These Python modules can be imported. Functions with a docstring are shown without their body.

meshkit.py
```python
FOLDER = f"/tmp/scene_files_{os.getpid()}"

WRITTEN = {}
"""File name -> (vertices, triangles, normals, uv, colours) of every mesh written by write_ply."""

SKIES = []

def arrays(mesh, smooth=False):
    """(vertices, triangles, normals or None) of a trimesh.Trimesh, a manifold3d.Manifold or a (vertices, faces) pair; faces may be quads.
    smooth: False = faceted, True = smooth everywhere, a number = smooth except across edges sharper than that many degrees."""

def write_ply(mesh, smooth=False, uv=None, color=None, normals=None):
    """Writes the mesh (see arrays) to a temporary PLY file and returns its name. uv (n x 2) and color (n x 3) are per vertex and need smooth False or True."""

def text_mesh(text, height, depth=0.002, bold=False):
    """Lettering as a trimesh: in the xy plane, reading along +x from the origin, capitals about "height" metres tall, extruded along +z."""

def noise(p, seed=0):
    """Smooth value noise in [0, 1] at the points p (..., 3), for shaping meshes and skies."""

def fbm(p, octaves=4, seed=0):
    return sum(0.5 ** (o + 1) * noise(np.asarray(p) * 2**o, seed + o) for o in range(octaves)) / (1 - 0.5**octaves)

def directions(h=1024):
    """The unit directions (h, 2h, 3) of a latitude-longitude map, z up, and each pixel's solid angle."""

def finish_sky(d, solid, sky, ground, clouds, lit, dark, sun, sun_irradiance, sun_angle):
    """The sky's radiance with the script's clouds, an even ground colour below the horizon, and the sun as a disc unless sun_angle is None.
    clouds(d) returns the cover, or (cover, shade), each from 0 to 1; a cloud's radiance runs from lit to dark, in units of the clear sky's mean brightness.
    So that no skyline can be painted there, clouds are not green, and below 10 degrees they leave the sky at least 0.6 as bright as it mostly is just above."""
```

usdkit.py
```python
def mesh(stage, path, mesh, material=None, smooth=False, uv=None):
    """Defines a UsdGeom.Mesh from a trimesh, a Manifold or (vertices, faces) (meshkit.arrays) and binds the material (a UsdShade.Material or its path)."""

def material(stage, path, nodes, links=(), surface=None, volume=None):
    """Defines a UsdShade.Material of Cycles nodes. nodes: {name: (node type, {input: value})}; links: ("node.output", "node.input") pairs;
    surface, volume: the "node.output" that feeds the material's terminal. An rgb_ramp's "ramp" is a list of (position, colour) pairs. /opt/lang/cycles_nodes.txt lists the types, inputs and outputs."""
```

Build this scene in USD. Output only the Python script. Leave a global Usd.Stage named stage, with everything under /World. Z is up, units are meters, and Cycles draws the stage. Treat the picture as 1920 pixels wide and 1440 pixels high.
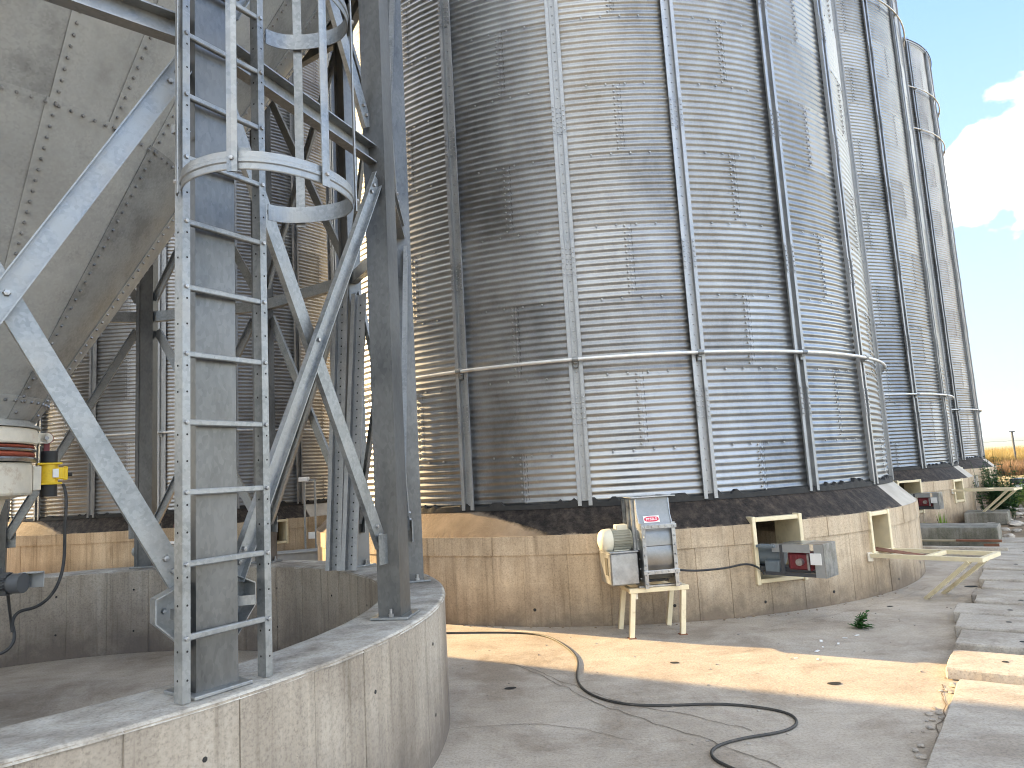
import math, random
import numpy as np
import trimesh, usdkit, meshkit
import manifold3d as m3
from shapely.geometry import Polygon
from pxr import Usd, UsdGeom, UsdLux, UsdShade, Gf, Sdf, Vt

stage = Usd.Stage.CreateInMemory()
UsdGeom.SetStageUpAxis(stage, 'Z')
UsdGeom.SetStageMetersPerUnit(stage, 1.0)
UsdGeom.Xform.Define(stage, '/World')
UsdGeom.Scope.Define(stage, '/World/Looks')
rng = np.random.default_rng(7)
PI = math.pi

# ------------------------------------------------------------------ camera, sky, sun, exposure
EXPOSURE = 3.3
SKY_STRENGTH = 0.095
SUN_INTENSITY = 0.5
SUN_AZ, SUN_EL = math.radians(-122.0), math.radians(18.0)      # azimuth 0 = towards -y, + towards +x
PITCH, ROLL, FOCAL = 0.1245, 0.0574, 1339.0
EYE = 1.64
HAZE = 0.00013
fwd = np.array([0, math.cos(PITCH), math.sin(PITCH)])
up0 = np.array([0, -math.sin(PITCH), math.cos(PITCH)])
rt0 = np.array([1.0, 0, 0])
cam_r = math.cos(ROLL) * rt0 - math.sin(ROLL) * up0
cam_u = math.cos(ROLL) * up0 + math.sin(ROLL) * rt0
cam = UsdGeom.Camera.Define(stage, '/World/camera')
cam.AddTransformOp().Set(Gf.Matrix4d(*cam_r, 0, *cam_u, 0, *(-fwd), 0, 0, 0, EYE, 1))
cam.CreateHorizontalApertureAttr(36.0)
cam.CreateVerticalApertureAttr(27.0)
cam.CreateFocalLengthAttr(36.0 * FOCAL / 1920)
cam.CreateClippingRangeAttr(Gf.Vec2f(0.05, 60000))
cam.CreateExposureAttr(EXPOSURE)

SUN = np.array([math.sin(SUN_AZ) * math.cos(SUN_EL), -math.cos(SUN_AZ) * math.cos(SUN_EL), math.sin(SUN_EL)])
sun = UsdLux.DistantLight.Define(stage, '/World/sun')
sun.CreateIntensityAttr(SUN_INTENSITY)
sun.CreateAngleAttr(0.5)
sun.CreateNormalizeAttr(True)
sun.CreateColorAttr(Gf.Vec3f(0.95, 0.67, 0.33))
zax = SUN
xax = np.cross([0, 0, 1.0], zax); xax /= np.linalg.norm(xax)
yax = np.cross(zax, xax)
sun.AddTransformOp().Set(Gf.Matrix4d(*xax, 0, *yax, 0, *zax, 0, 0, 0, 30, 1))

LOOK = '/World/Looks/'
sky_mat = usdkit.material(stage, LOOK + 'sky_look', {
    'sky': ('sky_texture', {'sky_type': 'single_scattering', 'sun_disc': False, 'sun_elevation': SUN_EL,
                            'sun_rotation': math.atan2(SUN[0], SUN[1]), 'air_density': 1.0, 'aerosol_density': 1.6, 'ozone_density': 1.0}),
    'tc': ('texture_coordinate', {}),
    'map': ('mapping', {'scale': (1.0, 1.0, 1.7), 'location': (0.1, 5.1, 1.9)}),
    'n': ('noise_texture', {'scale': 3.1, 'detail': 9.0, 'roughness': 0.52}),
    'dist': ('vector_math', {'math_type': 'distance', 'vector2': (0.585, 0.742, 0.345)}),
    'near': ('map_range', {'from_min': 0.0, 'from_max': 0.095, 'to_min': 0.03, 'to_max': 0.0, 'clamp': True}),
    'addn': ('math', {'math_type': 'add'}),
    'ramp': ('rgb_ramp', {'ramp': [(0.0, (0, 0, 0)), (0.515, (0, 0, 0)), (0.575, (0.75, 0.75, 0.75)), (0.66, (1, 1, 1)), (1, (1, 1, 1))]}),
    'tint': ('mix_color', {'blend_type': 'multiply', 'fac': 1.0, 'b': (.46, .535, .66)}),
    'haz': ('separate_xyz', {}),
    'hz': ('map_range', {'from_min': 0.0, 'from_max': 0.55, 'to_min': 0.92, 'to_max': 0.0, 'clamp': True}),
    'hmix': ('mix_color', {'b': (.74, .87, .95)}),
    'cmix': ('mix_color', {'b': (6.1, 5.85, 4.95)}),
    'bg': ('background_shader', {'strength': SKY_STRENGTH}),
}, [('tc.generated', 'map.vector'), ('map.vector', 'n.vector'), ('tc.generated', 'dist.vector1'), ('dist.value', 'near.value'),
    ('n.fac', 'addn.value1'), ('near.result', 'addn.value2'), ('addn.value', 'ramp.fac'),
    ('tc.generated', 'haz.vector'), ('haz.z', 'hz.value'), ('hz.result', 'hmix.fac'), ('sky.color', 'tint.a'), ('tint.result', 'hmix.a'),
    ('hmix.result', 'cmix.a'), ('ramp.color', 'cmix.fac'), ('cmix.result', 'bg.color')], surface='bg.background')
dome = UsdLux.DomeLight.Define(stage, '/World/sky')
UsdShade.MaterialBindingAPI.Apply(dome.GetPrim()).Bind(sky_mat)
dome.GetPrim().SetCustomDataByKey('kind', 'structure')

# ------------------------------------------------------------------ geometry helpers
def cat(ms):
    vs, fs, n = [], [], 0
    for v, f in ms:
        v = np.asarray(v, float); f = np.asarray(f, int)
        if f.shape[1] == 4:
            f = np.vstack([f[:, [0, 1, 2]], f[:, [0, 2, 3]]])
        vs.append(v); fs.append(f + n); n += len(v)
    return np.vstack(vs), np.vstack(fs)

def tm(m):
    if hasattr(m, 'to_mesh'):
        k = m.to_mesh(); return np.array(k.vert_properties[:, :3], float), np.array(k.tri_verts, int)
    return np.array(m.vertices, float), np.array(m.faces, int)

def xf(mesh, R=None, t=(0, 0, 0)):
    v, f = mesh
    v = np.asarray(v, float)
    if R is not None:
        v = v @ np.asarray(R, float).T
    return v + np.asarray(t, float), f

def frame(x, y, z):
    return np.array([x, y, z], float).T

def rz(a):
    c, s = math.cos(a), math.sin(a)
    return np.array([[c, -s, 0], [s, c, 0], [0, 0, 1.0]])

BV = np.array([[x, y, z] for x in (-.5, .5) for y in (-.5, .5) for z in (-.5, .5)])
BF = np.array([[0, 1, 3], [0, 3, 2], [4, 6, 7], [4, 7, 5], [0, 4, 5], [0, 5, 1], [2, 3, 7], [2, 7, 6], [0, 2, 6], [0, 6, 4], [1, 5, 7], [1, 7, 3]])

def box(c, s, R=None):
    return xf((BV * np.asarray(s, float), BF), R, c)

def rbox(c, s, R=None, r=0.01):
    """box with chamfered edges"""
    s = np.asarray(s, float); r = min(r, s.min() * .45)
    h = s / 2
    pts = []
    for x in (-1, 1):
        for y in (-1, 1):
            for z in (-1, 1):
                p = np.array([x, y, z]) * h
                for k in range(3):
                    q = p - np.array([x, y, z]) * r; q[k] = p[k]; pts.append(q)
    hull = tm(m3.Manifold.hull_points(np.array(pts)))
    return xf(hull, R, c)

def unit(v):
    v = np.asarray(v, float); return v / np.linalg.norm(v)

def beam(p0, p1, poly, side):
    """extrude a 2-D outline (x along `side`, y along the third axis) from p0 to p1; outline may be concave"""
    p0, p1 = np.asarray(p0, float), np.asarray(p1, float)
    d = p1 - p0; L = np.linalg.norm(d); d /= L
    s = np.asarray(side, float); s = unit(s - d * np.dot(s, d)); t = np.cross(d, s)
    m = trimesh.creation.extrude_polygon(Polygon(poly), L, engine='earcut')
    return xf(tm(m), frame(s, t, d), p0)

def rect(w, h):
    return [(-w / 2, -h / 2), (w / 2, -h / 2), (w / 2, h / 2), (-w / 2, h / 2)]

def channel(w, d, t):
    """web of width w at y = 0, legs to y = d"""
    return [(-w / 2, 0), (w / 2, 0), (w / 2, d), (w / 2 - t, d), (w / 2 - t, t), (-w / 2 + t, t), (-w / 2 + t, d), (-w / 2, d)]

def angle(a, b, t):
    return [(0, 0), (a, 0), (a, t), (t, t), (t, b), (0, b)]

def hat(w, d, lip, t):
    """web on the wall (y=0), legs outward to d, lips turned out sideways with short returns"""
    h = w / 2; o = h + lip
    return [(-h, 0), (h, 0), (h, d - t), (o, d - t), (o, d - .016), (o + t, d - .016), (o + t, d), (h - t, d), (h - t, t), (-h + t, t), (-h + t, d), (-o - t, d), (-o - t, d - .016), (-o, d - .016), (-o, d - t), (-h, d - t)]

def tube(path, r, n=8, closed=False):
    p = np.asarray(path, float); m = len(p)
    tng = np.gradient(p, axis=0) if not closed else np.roll(p, -1, 0) - np.roll(p, 1, 0)
    tng /= np.linalg.norm(tng, axis=1, keepdims=True)
    ref = np.array([0, 0, 1.0]) if abs(tng[0][2]) < .9 else np.array([1.0, 0, 0])
    u = np.cross(tng[0], ref); u /= np.linalg.norm(u)
    rings = []
    r = np.broadcast_to(r, m)
    for i in range(m):
        u = u - tng[i] * np.dot(u, tng[i]); u /= np.linalg.norm(u)
        w = np.cross(tng[i], u)
        a = np.arange(n) * 2 * PI / n
        rings.append(p[i] + r[i] * (np.cos(a)[:, None] * u + np.sin(a)[:, None] * w))
    v = np.vstack(rings)
    f = []
    for i in range(m if closed else m - 1):
        j = (i + 1) % m
        for k in range(n):
            l = (k + 1) % n
            f += [[i * n + k, i * n + l, j * n + l], [i * n + k, j * n + l, j * n + k]]
    if not closed:
        v = np.vstack([v, p[:1], p[-1:]])
        a, b = m * n, m * n + 1
        for k in range(n):
            l = (k + 1) % n
            f += [[a, l, k], [b, (m - 1) * n + k, (m - 1) * n + l]]
    return v, np.array(f)

def spline(pts, n=10):
    from scipy.interpolate import CubicSpline
    p = np.asarray(pts, float)
    s = np.r_[0, np.cumsum(np.linalg.norm(np.diff(p, axis=0), axis=1))]
    return CubicSpline(s, p)(np.linspace(0, s[-1], n * (len(p) - 1) + 1))

def lathe(prof, n=48, a0=0, a1=2 * PI, az=False):
    """revolve (r, z) profile about z; open profile gives an open sheet"""
    p = np.asarray(prof, float); full = abs(a1 - a0 - 2 * PI) < 1e-6
    a = np.linspace(a0, a1, n + 1)[: n if full else n + 1]
    v = np.stack([p[None, :, 0] * np.sin(a)[:, None], -p[None, :, 0] * np.cos(a)[:, None], np.broadcast_to(p[None, :, 1], (len(a), len(p)))], -1)
    return grid(v, full)

def grid(v, wrap=False):
    m, n = v.shape[:2]
    i = np.arange(m if wrap else m - 1)[:, None]; j = np.arange(n - 1)[None, :]
    i2 = (i + 1) % m
    q = np.stack([i * n + j, i2 * n + j, i2 * n + j + 1, i * n + j + 1], -1).reshape(-1, 4)
    return v.reshape(-1, 3), np.vstack([q[:, [0, 1, 2]], q[:, [0, 2, 3]]])

def pol(a, r, z=0.0):
    return np.array([r * math.sin(a), -r * math.cos(a), z])

def bolts(pos, nor, r, h, n=6):
    """many hexagonal bolt heads in one mesh"""
    pos = np.asarray(pos, float); nor = np.asarray(nor, float)
    nor = nor / np.linalg.norm(nor, axis=1, keepdims=True)
    ref = np.where(np.abs(nor[:, 2:3]) < .9, [[0, 0, 1.0]], [[1.0, 0, 0]])
    u = np.cross(nor, ref); u /= np.linalg.norm(u, axis=1, keepdims=True)
    w = np.cross(nor, u)
    a = np.arange(n) * 2 * PI / n
    ringd = np.cos(a)[None, :, None] * u[:, None] + np.sin(a)[None, :, None] * w[:, None]
    b = pos[:, None] + r * ringd
    t = pos[:, None] + .75 * r * ringd + h * nor[:, None]
    c = (pos + 1.12 * h * nor)[:, None]
    v = np.concatenate([b, t, c], 1); k = 2 * n + 1
    f = []
    for i in range(n):
        j = (i + 1) % n
        f += [[i, j, n + j], [i, n + j, n + i], [n + i, n + j, 2 * n]]
    f = np.array(f)[None] + (np.arange(len(pos)) * k)[:, None, None]
    return v.reshape(-1, 3), f.reshape(-1, 3)

# ------------------------------------------------------------------ stage helpers
used = {}
def numbered(path):
    n = used.get(path, 0); used[path] = n + 1
    return path if n == 0 else f'{path}_{n:03d}'

def tag(p, label=None, cat_=None, group=None, kind=None):
    for k, v in (('label', label), ('category', cat_), ('group', group), ('kind', kind)):
        if v: p.SetCustomDataByKey(k, v)
    return p

def thing(name, label, cat_, loc=(0, 0, 0), rotz=0.0, group=None):
    x = UsdGeom.Xform.Define(stage, numbered('/World/' + name))
    x.AddTranslateOp().Set(Gf.Vec3d(*map(float, loc)))
    if rotz: x.AddRotateZOp().Set(math.degrees(rotz))
    return tag(x.GetPrim(), label, cat_, group)

def part(name, mesh, mat, parent=None, smooth=False, kind=None, label=None):
    path = numbered((str(parent.GetPath()) if parent is not None else '/World') + '/' + name)
    m = usdkit.mesh(stage, path, mesh, MAT[mat], smooth=smooth)
    return tag(m.GetPrim(), label, None, None, kind)

def obj(name, mesh, mat, label, cat_, group=None, smooth=False, loc=None):
    """a thing that is one mesh"""
    p = part(name, mesh, mat, None, smooth)
    if loc is not None: UsdGeom.Xformable(p).AddTranslateOp().Set(Gf.Vec3d(*map(float, loc)))
    return tag(p, label, cat_, group)

def struct(name, mesh, mat, smooth=False):
    return part(name, mesh, mat, None, smooth, kind='structure')

def copy_of(src, loc, label, rotz=0.0, group=None):
    x = UsdGeom.Xform.Define(stage, numbered('/World/' + src.GetName()))
    p = x.GetPrim()
    p.GetReferences().AddInternalReference(src.GetPath())
    x.ClearXformOpOrder()
    for a in ('xformOp:translate', 'xformOp:rotateZ'):
        pass
    x.GetXformOpOrderAttr().Clear()
    ops = []
    t = x.AddTranslateOp(opSuffix='place'); t.Set(Gf.Vec3d(*map(float, loc))); ops.append(t)
    r = x.AddRotateZOp(opSuffix='place'); r.Set(math.degrees(rotz)); ops.append(r)
    x.SetXformOpOrder(ops)
    was = src.GetCustomData()
    tag(p, label, was.get('category'), group or was.get('group'))
    p.SetInstanceable(True)
    return p

# ------------------------------------------------------------------ materials
MAT = {}
def coord(kind):
    return ('tc', ('texture_coordinate', {}), 'tc.object') if kind == 'object' else ('geo', ('geometry', {}), 'geo.position')

def steel(name, lo, hi, rough=(.3, .45), metallic=1.0, scale=6.0, spangle=0.0, space='object', randomness=0.12, bump=.02, dirt=None, stretch=(1, 1, 1)):
    cn, cnode, cout = coord(space)
    nodes = {
        cn: cnode, 'mp': ('mapping', {'scale': stretch}),
        'n': ('noise_texture', {'scale': scale, 'detail': 6.0, 'roughness': .62}),
        'v': ('voronoi_texture', {'scale': 70.0}),
        'vs': ('separate_xyz', {}),
        'sp': ('math', {'math_type': 'multiply', 'value2': spangle}),
        'add': ('math', {'math_type': 'add'}),
        'oi': ('object_info', {}),
        'orr': ('map_range', {'from_min': 0, 'from_max': 1, 'to_min': -randomness, 'to_max': randomness}),
        'add2': ('math', {'math_type': 'add'}),
        'ramp': ('rgb_ramp', {'ramp': [(0.25, lo), (0.75, hi)]}),
        'rr': ('map_range', {'from_min': .3, 'from_max': .7, 'to_min': rough[0], 'to_max': rough[1], 'clamp': True}),
        'b': ('bump', {'strength': .35, 'distance': bump}),
        'p': ('principled_bsdf', {'metallic': metallic}),
    }
    links = [(cout, 'mp.vector'), ('mp.vector', 'n.vector'), ('mp.vector', 'v.vector'), ('v.color', 'vs.vector'), ('vs.x', 'sp.value1'), ('n.fac', 'add.value1'), ('sp.value', 'add.value2'),
             ('oi.random', 'orr.value'), ('orr.result', 'add2.value1'), ('add.value', 'add2.value2'), ('add2.value', 'ramp.fac'),
             ('n.fac', 'rr.value'), ('rr.result', 'p.roughness'), ('n.fac', 'b.height'), ('b.normal', 'p.normal')]
    if dirt:
        nodes['dn'] = ('noise_texture', {'scale': 2.3, 'detail': 8.0, 'roughness': .7})
        nodes['dr'] = ('rgb_ramp', {'ramp': [(0.48, (0, 0, 0)), (0.72, (.8, .8, .8))]})
        nodes['dm'] = ('mix_color', {'b': dirt})
        nodes['mm'] = ('map_range', {'from_min': 0, 'from_max': 1, 'to_min': metallic, 'to_max': .2})
        links += [(cout, 'dn.vector'), ('dn.fac', 'dr.fac'), ('dr.color', 'dm.fac'), ('ramp.color', 'dm.a'), ('dm.result', 'p.base_color'), ('dr.color', 'mm.value'), ('mm.result', 'p.metallic')]
    else:
        links.append(('ramp.color', 'p.base_color'))
    MAT[name] = usdkit.material(stage, LOOK + name, nodes, links, surface='p.BSDF')

def concrete(name, cols, stain, space='world', vertical=True, bump=.006, scale=3.0, cracks=False, spots=.5, floor_dark=None):
    cn, cnode, cout = coord(space)
    st = (1, 1, .16) if vertical else (1, 1, 1)
    nodes = {
        cn: cnode,
        'm1': ('mapping', {'scale': st}),
        'n1': ('noise_texture', {'scale': scale, 'detail': 9.0, 'roughness': .62}),
        'r1': ('rgb_ramp', {'ramp': [(.28, cols[0]), (.5, cols[1]), (.72, cols[2])]}),
        'n2': ('noise_texture', {'scale': 1.1, 'detail': 7.0, 'roughness': .66, 'distortion': .6}),
        'r2': ('rgb_ramp', {'ramp': [(.5, (0, 0, 0)), (.72, (spots, spots, spots))]}),
        'mx': ('mix_color', {'b': stain}),
        'n3': ('noise_texture', {'scale': 60.0, 'detail': 5.0, 'roughness': .75}),
        'r3': ('rgb_ramp', {'ramp': [(.32, (.55, .54, .53)), (.5, (.95, .95, .95)), (.68, (1.10, 1.10, 1.10))]}),
        'mu': ('mix_color', {'blend_type': 'multiply', 'fac': .8}),
        'v': ('voronoi_texture', {'scale': 26.0}),
        'vr': ('rgb_ramp', {'ramp': [(.0, (1, 1, 1)), (.07, (1, 1, 1)), (.11, (0, 0, 0))]}),
        'vm': ('math', {'math_type': 'multiply', 'value2': -.5}),
        'hs': ('math', {'math_type': 'add'}),
        'n4': ('noise_texture', {'scale': 22.0, 'detail': 8.0, 'roughness': .65}),
        'b': ('bump', {'strength': .6, 'distance': bump}),
        'p': ('principled_bsdf', {'roughness': .86, 'specular_ior_level': .25}),
    }
    links = [(cout, 'm1.vector'), ('m1.vector', 'n1.vector'), (cout, 'n2.vector'), (cout, 'n3.vector'), (cout, 'n4.vector'), (cout, 'v.vector'),
             ('n1.fac', 'r1.fac'), ('n2.fac', 'r2.fac'), ('r1.color', 'mx.a'), ('r2.color', 'mx.fac'), ('n3.fac', 'r3.fac'),
             ('mx.result', 'mu.a'), ('r3.color', 'mu.b'), ('v.distance', 'vr.fac'), ('vr.color', 'vm.value1'), ('vm.value', 'hs.value1'), ('n4.fac', 'hs.value2'),
             ('hs.value', 'b.height'), ('b.normal', 'p.normal')]
    nodes.update({'m6': ('mapping', {'scale': (11, 11, .42) if vertical else (1.2, 5.5, 1)}), 'n6': ('noise_texture', {'scale': 1.6, 'detail': 8.0, 'roughness': .7}),
                  'r6': ('rgb_ramp', {'ramp': [(.30, (.52, .50, .47)), (.46, (.95, .95, .95)), (.55, (1, 1, 1)), (.72, (1.2, 1.19, 1.17))]}), 'x6': ('mix_color', {'blend_type': 'multiply', 'fac': .8 if vertical else .38, 'use_clamp_result': False}),
                  'n7': ('noise_texture', {'scale': .9, 'detail': 10.0, 'roughness': .74, 'distortion': .4}), 'r7': ('rgb_ramp', {'ramp': [(.38, (.74, .71, .68)), (.5, (1, 1, 1)), (.64, (1.10, 1.10, 1.10))]}), 'x7': ('mix_color', {'blend_type': 'multiply', 'fac': .55 if vertical else 1.0, 'use_clamp_result': False})})
    links += [(cout, 'm6.vector'), ('m6.vector', 'n6.vector'), ('n6.fac', 'r6.fac'), ('mu.result', 'x6.a'), ('r6.color', 'x6.b'), (cout, 'n7.vector'), ('n7.fac', 'r7.fac'), ('x6.result', 'x7.a'), ('r7.color', 'x7.b')]
    last = 'x7.result'
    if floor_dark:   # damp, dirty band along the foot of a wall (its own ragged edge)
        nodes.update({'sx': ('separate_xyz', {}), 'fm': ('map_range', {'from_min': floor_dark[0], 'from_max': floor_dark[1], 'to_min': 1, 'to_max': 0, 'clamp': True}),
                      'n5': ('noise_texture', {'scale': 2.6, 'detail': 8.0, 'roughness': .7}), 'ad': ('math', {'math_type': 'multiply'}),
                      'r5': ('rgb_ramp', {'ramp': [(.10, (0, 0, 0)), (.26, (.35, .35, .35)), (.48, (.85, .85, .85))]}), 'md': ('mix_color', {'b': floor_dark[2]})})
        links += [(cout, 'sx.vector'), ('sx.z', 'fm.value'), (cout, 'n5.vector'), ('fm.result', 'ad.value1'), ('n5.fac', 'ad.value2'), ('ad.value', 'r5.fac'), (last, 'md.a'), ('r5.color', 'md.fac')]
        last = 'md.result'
    if cracks:
        nodes.update({'cn': ('noise_texture', {'scale': 1.7, 'detail': 6.0}), 'cm': ('vector_math', {'math_type': 'multiply_add', 'vector2': (.9, .9, 0)}),
                      'cv': ('voronoi_texture', {'feature': 'distance_to_edge', 'scale': .33}), 'cr': ('rgb_ramp', {'ramp': [(0, (.6, .6, .6)), (.0035, (.5, .5, .5)), (.009, (0, 0, 0))]}),
                      'cx': ('mix_color', {'b': (.07, .06, .05)})})
        links += [(cout, 'cn.vector'), ('cn.color', 'cm.vector1'), (cout, 'cm.vector3'), ('cm.vector', 'cv.vector'), ('cv.distance', 'cr.fac'), ('cr.color', 'cx.fac'), (last, 'cx.a')]
        last = 'cx.result'
    links.append((last, 'p.base_color'))
    MAT[name] = usdkit.material(stage, LOOK + name, nodes, links, surface='p.BSDF')

def paint(name, col, rough=.45, var=.12, dirt=None, metallic=0.0, bump=.002, space='object', scale=9.0):
    cn, cnode, cout = coord(space)
    c = np.array(col)
    nodes = {cn: cnode, 'n': ('noise_texture', {'scale': scale, 'detail': 7.0, 'roughness': .65}),
             'r': ('rgb_ramp', {'ramp': [(.3, tuple(c * (1 - var))), (.7, tuple(np.minimum(c * (1 + var), .92)))]}),
             'n2': ('noise_texture', {'scale': 3.7, 'detail': 9.0, 'roughness': .75}),
             'r2': ('rgb_ramp', {'ramp': [(.56, (0, 0, 0)), (.68, (.85, .85, .85))]}),
             'm': ('mix_color', {'b': dirt or tuple(c * .6)}), 'b': ('bump', {'strength': .3, 'distance': bump}),
             'p': ('principled_bsdf', {'roughness': rough, 'metallic': metallic})}
    MAT[name] = usdkit.material(stage, LOOK + name, nodes, [(cout, 'n.vector'), (cout, 'n2.vector'), ('n.fac', 'r.fac'), ('n2.fac', 'r2.fac'), ('r.color', 'm.a'), ('r2.color', 'm.fac'),
                                ('m.result', 'p.base_color'), ('n.fac', 'b.height'), ('b.normal', 'p.normal')], surface='p.BSDF')

def leaf(name, c0, c1, trans=.35):
    MAT[name] = usdkit.material(stage, LOOK + name, {
        'geo': ('geometry', {}), 'r': ('rgb_ramp', {'ramp': [(0, c0), (1, c1)]}),
        'd': ('principled_bsdf', {'roughness': .55, 'specular_ior_level': .3}), 't': ('translucent_bsdf', {}), 'm': ('mix_closure', {'fac': trans})},
        [('geo.random_per_island', 'r.fac'), ('r.color', 'd.base_color'), ('r.color', 't.color'), ('d.BSDF', 'm.closure1'), ('t.BSDF', 'm.closure2')], surface='m.closure')

steel('silo_sheet', (.245, .248, .248), (.395, .40, .40), rough=(.34, .44), scale=2.6, spangle=.10, randomness=.20, bump=.004, stretch=(1, 1, .6))
steel('stiffener_steel', (.26, .27, .275), (.40, .405, .41), rough=(.42, .55), scale=5, spangle=.15, randomness=.12, bump=.004)
steel('galvanised', (.17, .18, .185), (.32, .33, .33), rough=(.38, .55), scale=7, spangle=.22, metallic=.92, randomness=.10, bump=.004, dirt=(.30, .29, .27))
steel('post_steel', (.085, .086, .086), (.20, .20, .195), rough=(.36, .50), scale=3.2, spangle=.12, metallic=.95, randomness=.10, bump=.004, stretch=(1, 1, .5))
steel('hopper_steel', (.22, .222, .215), (.44, .445, .43), rough=(.46, .62), scale=4.6, spangle=.12, metallic=.62, randomness=.20, bump=.006, dirt=(.25, .245, .225))
steel('bolt_steel', (.26, .26, .26), (.48, .48, .48), rough=(.35, .5), scale=30, spangle=0, bump=.001)
steel('sheet_metal', (.34, .355, .37), (.50, .515, .53), rough=(.24, .38), scale=5, spangle=.16, bump=.002)
steel('housing_steel', (.21, .208, .20), (.31, .307, .295), rough=(.38, .50), scale=5, spangle=.10, bump=.002)
steel('pipe_steel', (.55, .55, .54), (.74, .73, .71), rough=(.40, .52), scale=9, metallic=.85)
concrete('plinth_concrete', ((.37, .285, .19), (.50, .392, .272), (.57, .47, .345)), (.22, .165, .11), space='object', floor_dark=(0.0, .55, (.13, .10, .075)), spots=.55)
concrete('plinth_cap', ((.30, .25, .20), (.40, .35, .28), (.48, .43, .36)), (.22, .18, .14), space='object', vertical=False, bump=.02)
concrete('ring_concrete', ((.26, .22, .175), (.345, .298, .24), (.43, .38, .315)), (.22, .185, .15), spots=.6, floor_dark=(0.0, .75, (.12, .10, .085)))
concrete('yard_concrete', ((.37, .315, .25), (.45, .39, .315), (.52, .46, .385)), (.32, .26, .20), vertical=False, cracks=False, spots=.6, scale=1.6, bump=.013)
concrete('slab_concrete', ((.38, .335, .28), (.46, .41, .345), (.54, .49, .42)), (.33, .29, .24), vertical=False, spots=.5, bump=.013)
concrete('coping_concrete', ((.24, .215, .18), (.42, .39, .34), (.55, .53, .48)), (.15, .12, .09), vertical=False, spots=.85, bump=.012, scale=6.0)
concrete('dirt', ((.20, .15, .10), (.28, .21, .14), (.36, .28, .19)), (.12, .09, .06), vertical=False, spots=.6, bump=.05, scale=.8)
concrete('mossy_concrete', ((.15, .14, .11), (.27, .25, .21), (.37, .35, .31)), (.06, .07, .04), vertical=True, spots=.9, bump=.02, scale=5.0)
concrete('stone', ((.30, .27, .23), (.42, .38, .33), (.52, .48, .42)), (.25, .2, .16), vertical=False, bump=.02)
paint('cream_paint', (.70, .60, .40), .5, .08, (.45, .33, .18))
paint('cream_white', (.70, .64, .53), .45, .08, (.42, .28, .15))
paint('motor_cream', (.62, .58, .46), .45, .06, (.4, .36, .28))
paint('motor_olive', (.30, .29, .23), .5, .1, (.2, .19, .15))
paint('yellow_paint', (.78, .52, .02), .4, .08, (.5, .32, .02))
paint('red_paint', (.17, .022, .028), .45, .15, (.16, .03, .025))
paint('bright_red', (.55, .03, .06), .4, .1, (.4, .03, .04))
paint('red_rubber', (.36, .085, .045), .7, .2, (.22, .06, .03))
paint('dark_paint', (.055, .058, .062), .45, .2, (.10, .095, .085))
paint('slate_motor', (.14, .17, .19), .45, .12, (.1, .1, .1))
paint('rust', (.20, .085, .045), .85, .3, (.11, .05, .03))
paint('bare_dark', (.015, .014, .013), .8, .2)
paint('black_rubber', (.018, .018, .018), .5, .2, (.06, .055, .05))
paint('cable_dusty', (.035, .033, .030), .6, .3, (.12, .10, .08), space='world')
paint('tar', (.012, .0115, .011), .75, .4, (.03, .027, .025), bump=.02)
paint('crack_dirt', (.16, .125, .09), .9, .3, space='world')
paint('white_label', (.78, .77, .75), .5, .03, (.6, .58, .55))
paint('sticker_red', (.60, .02, .06), .4, .05)
paint('zinc_grey', (.36, .37, .37), .5, .1, (.28, .27, .25), metallic=.55)
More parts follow.
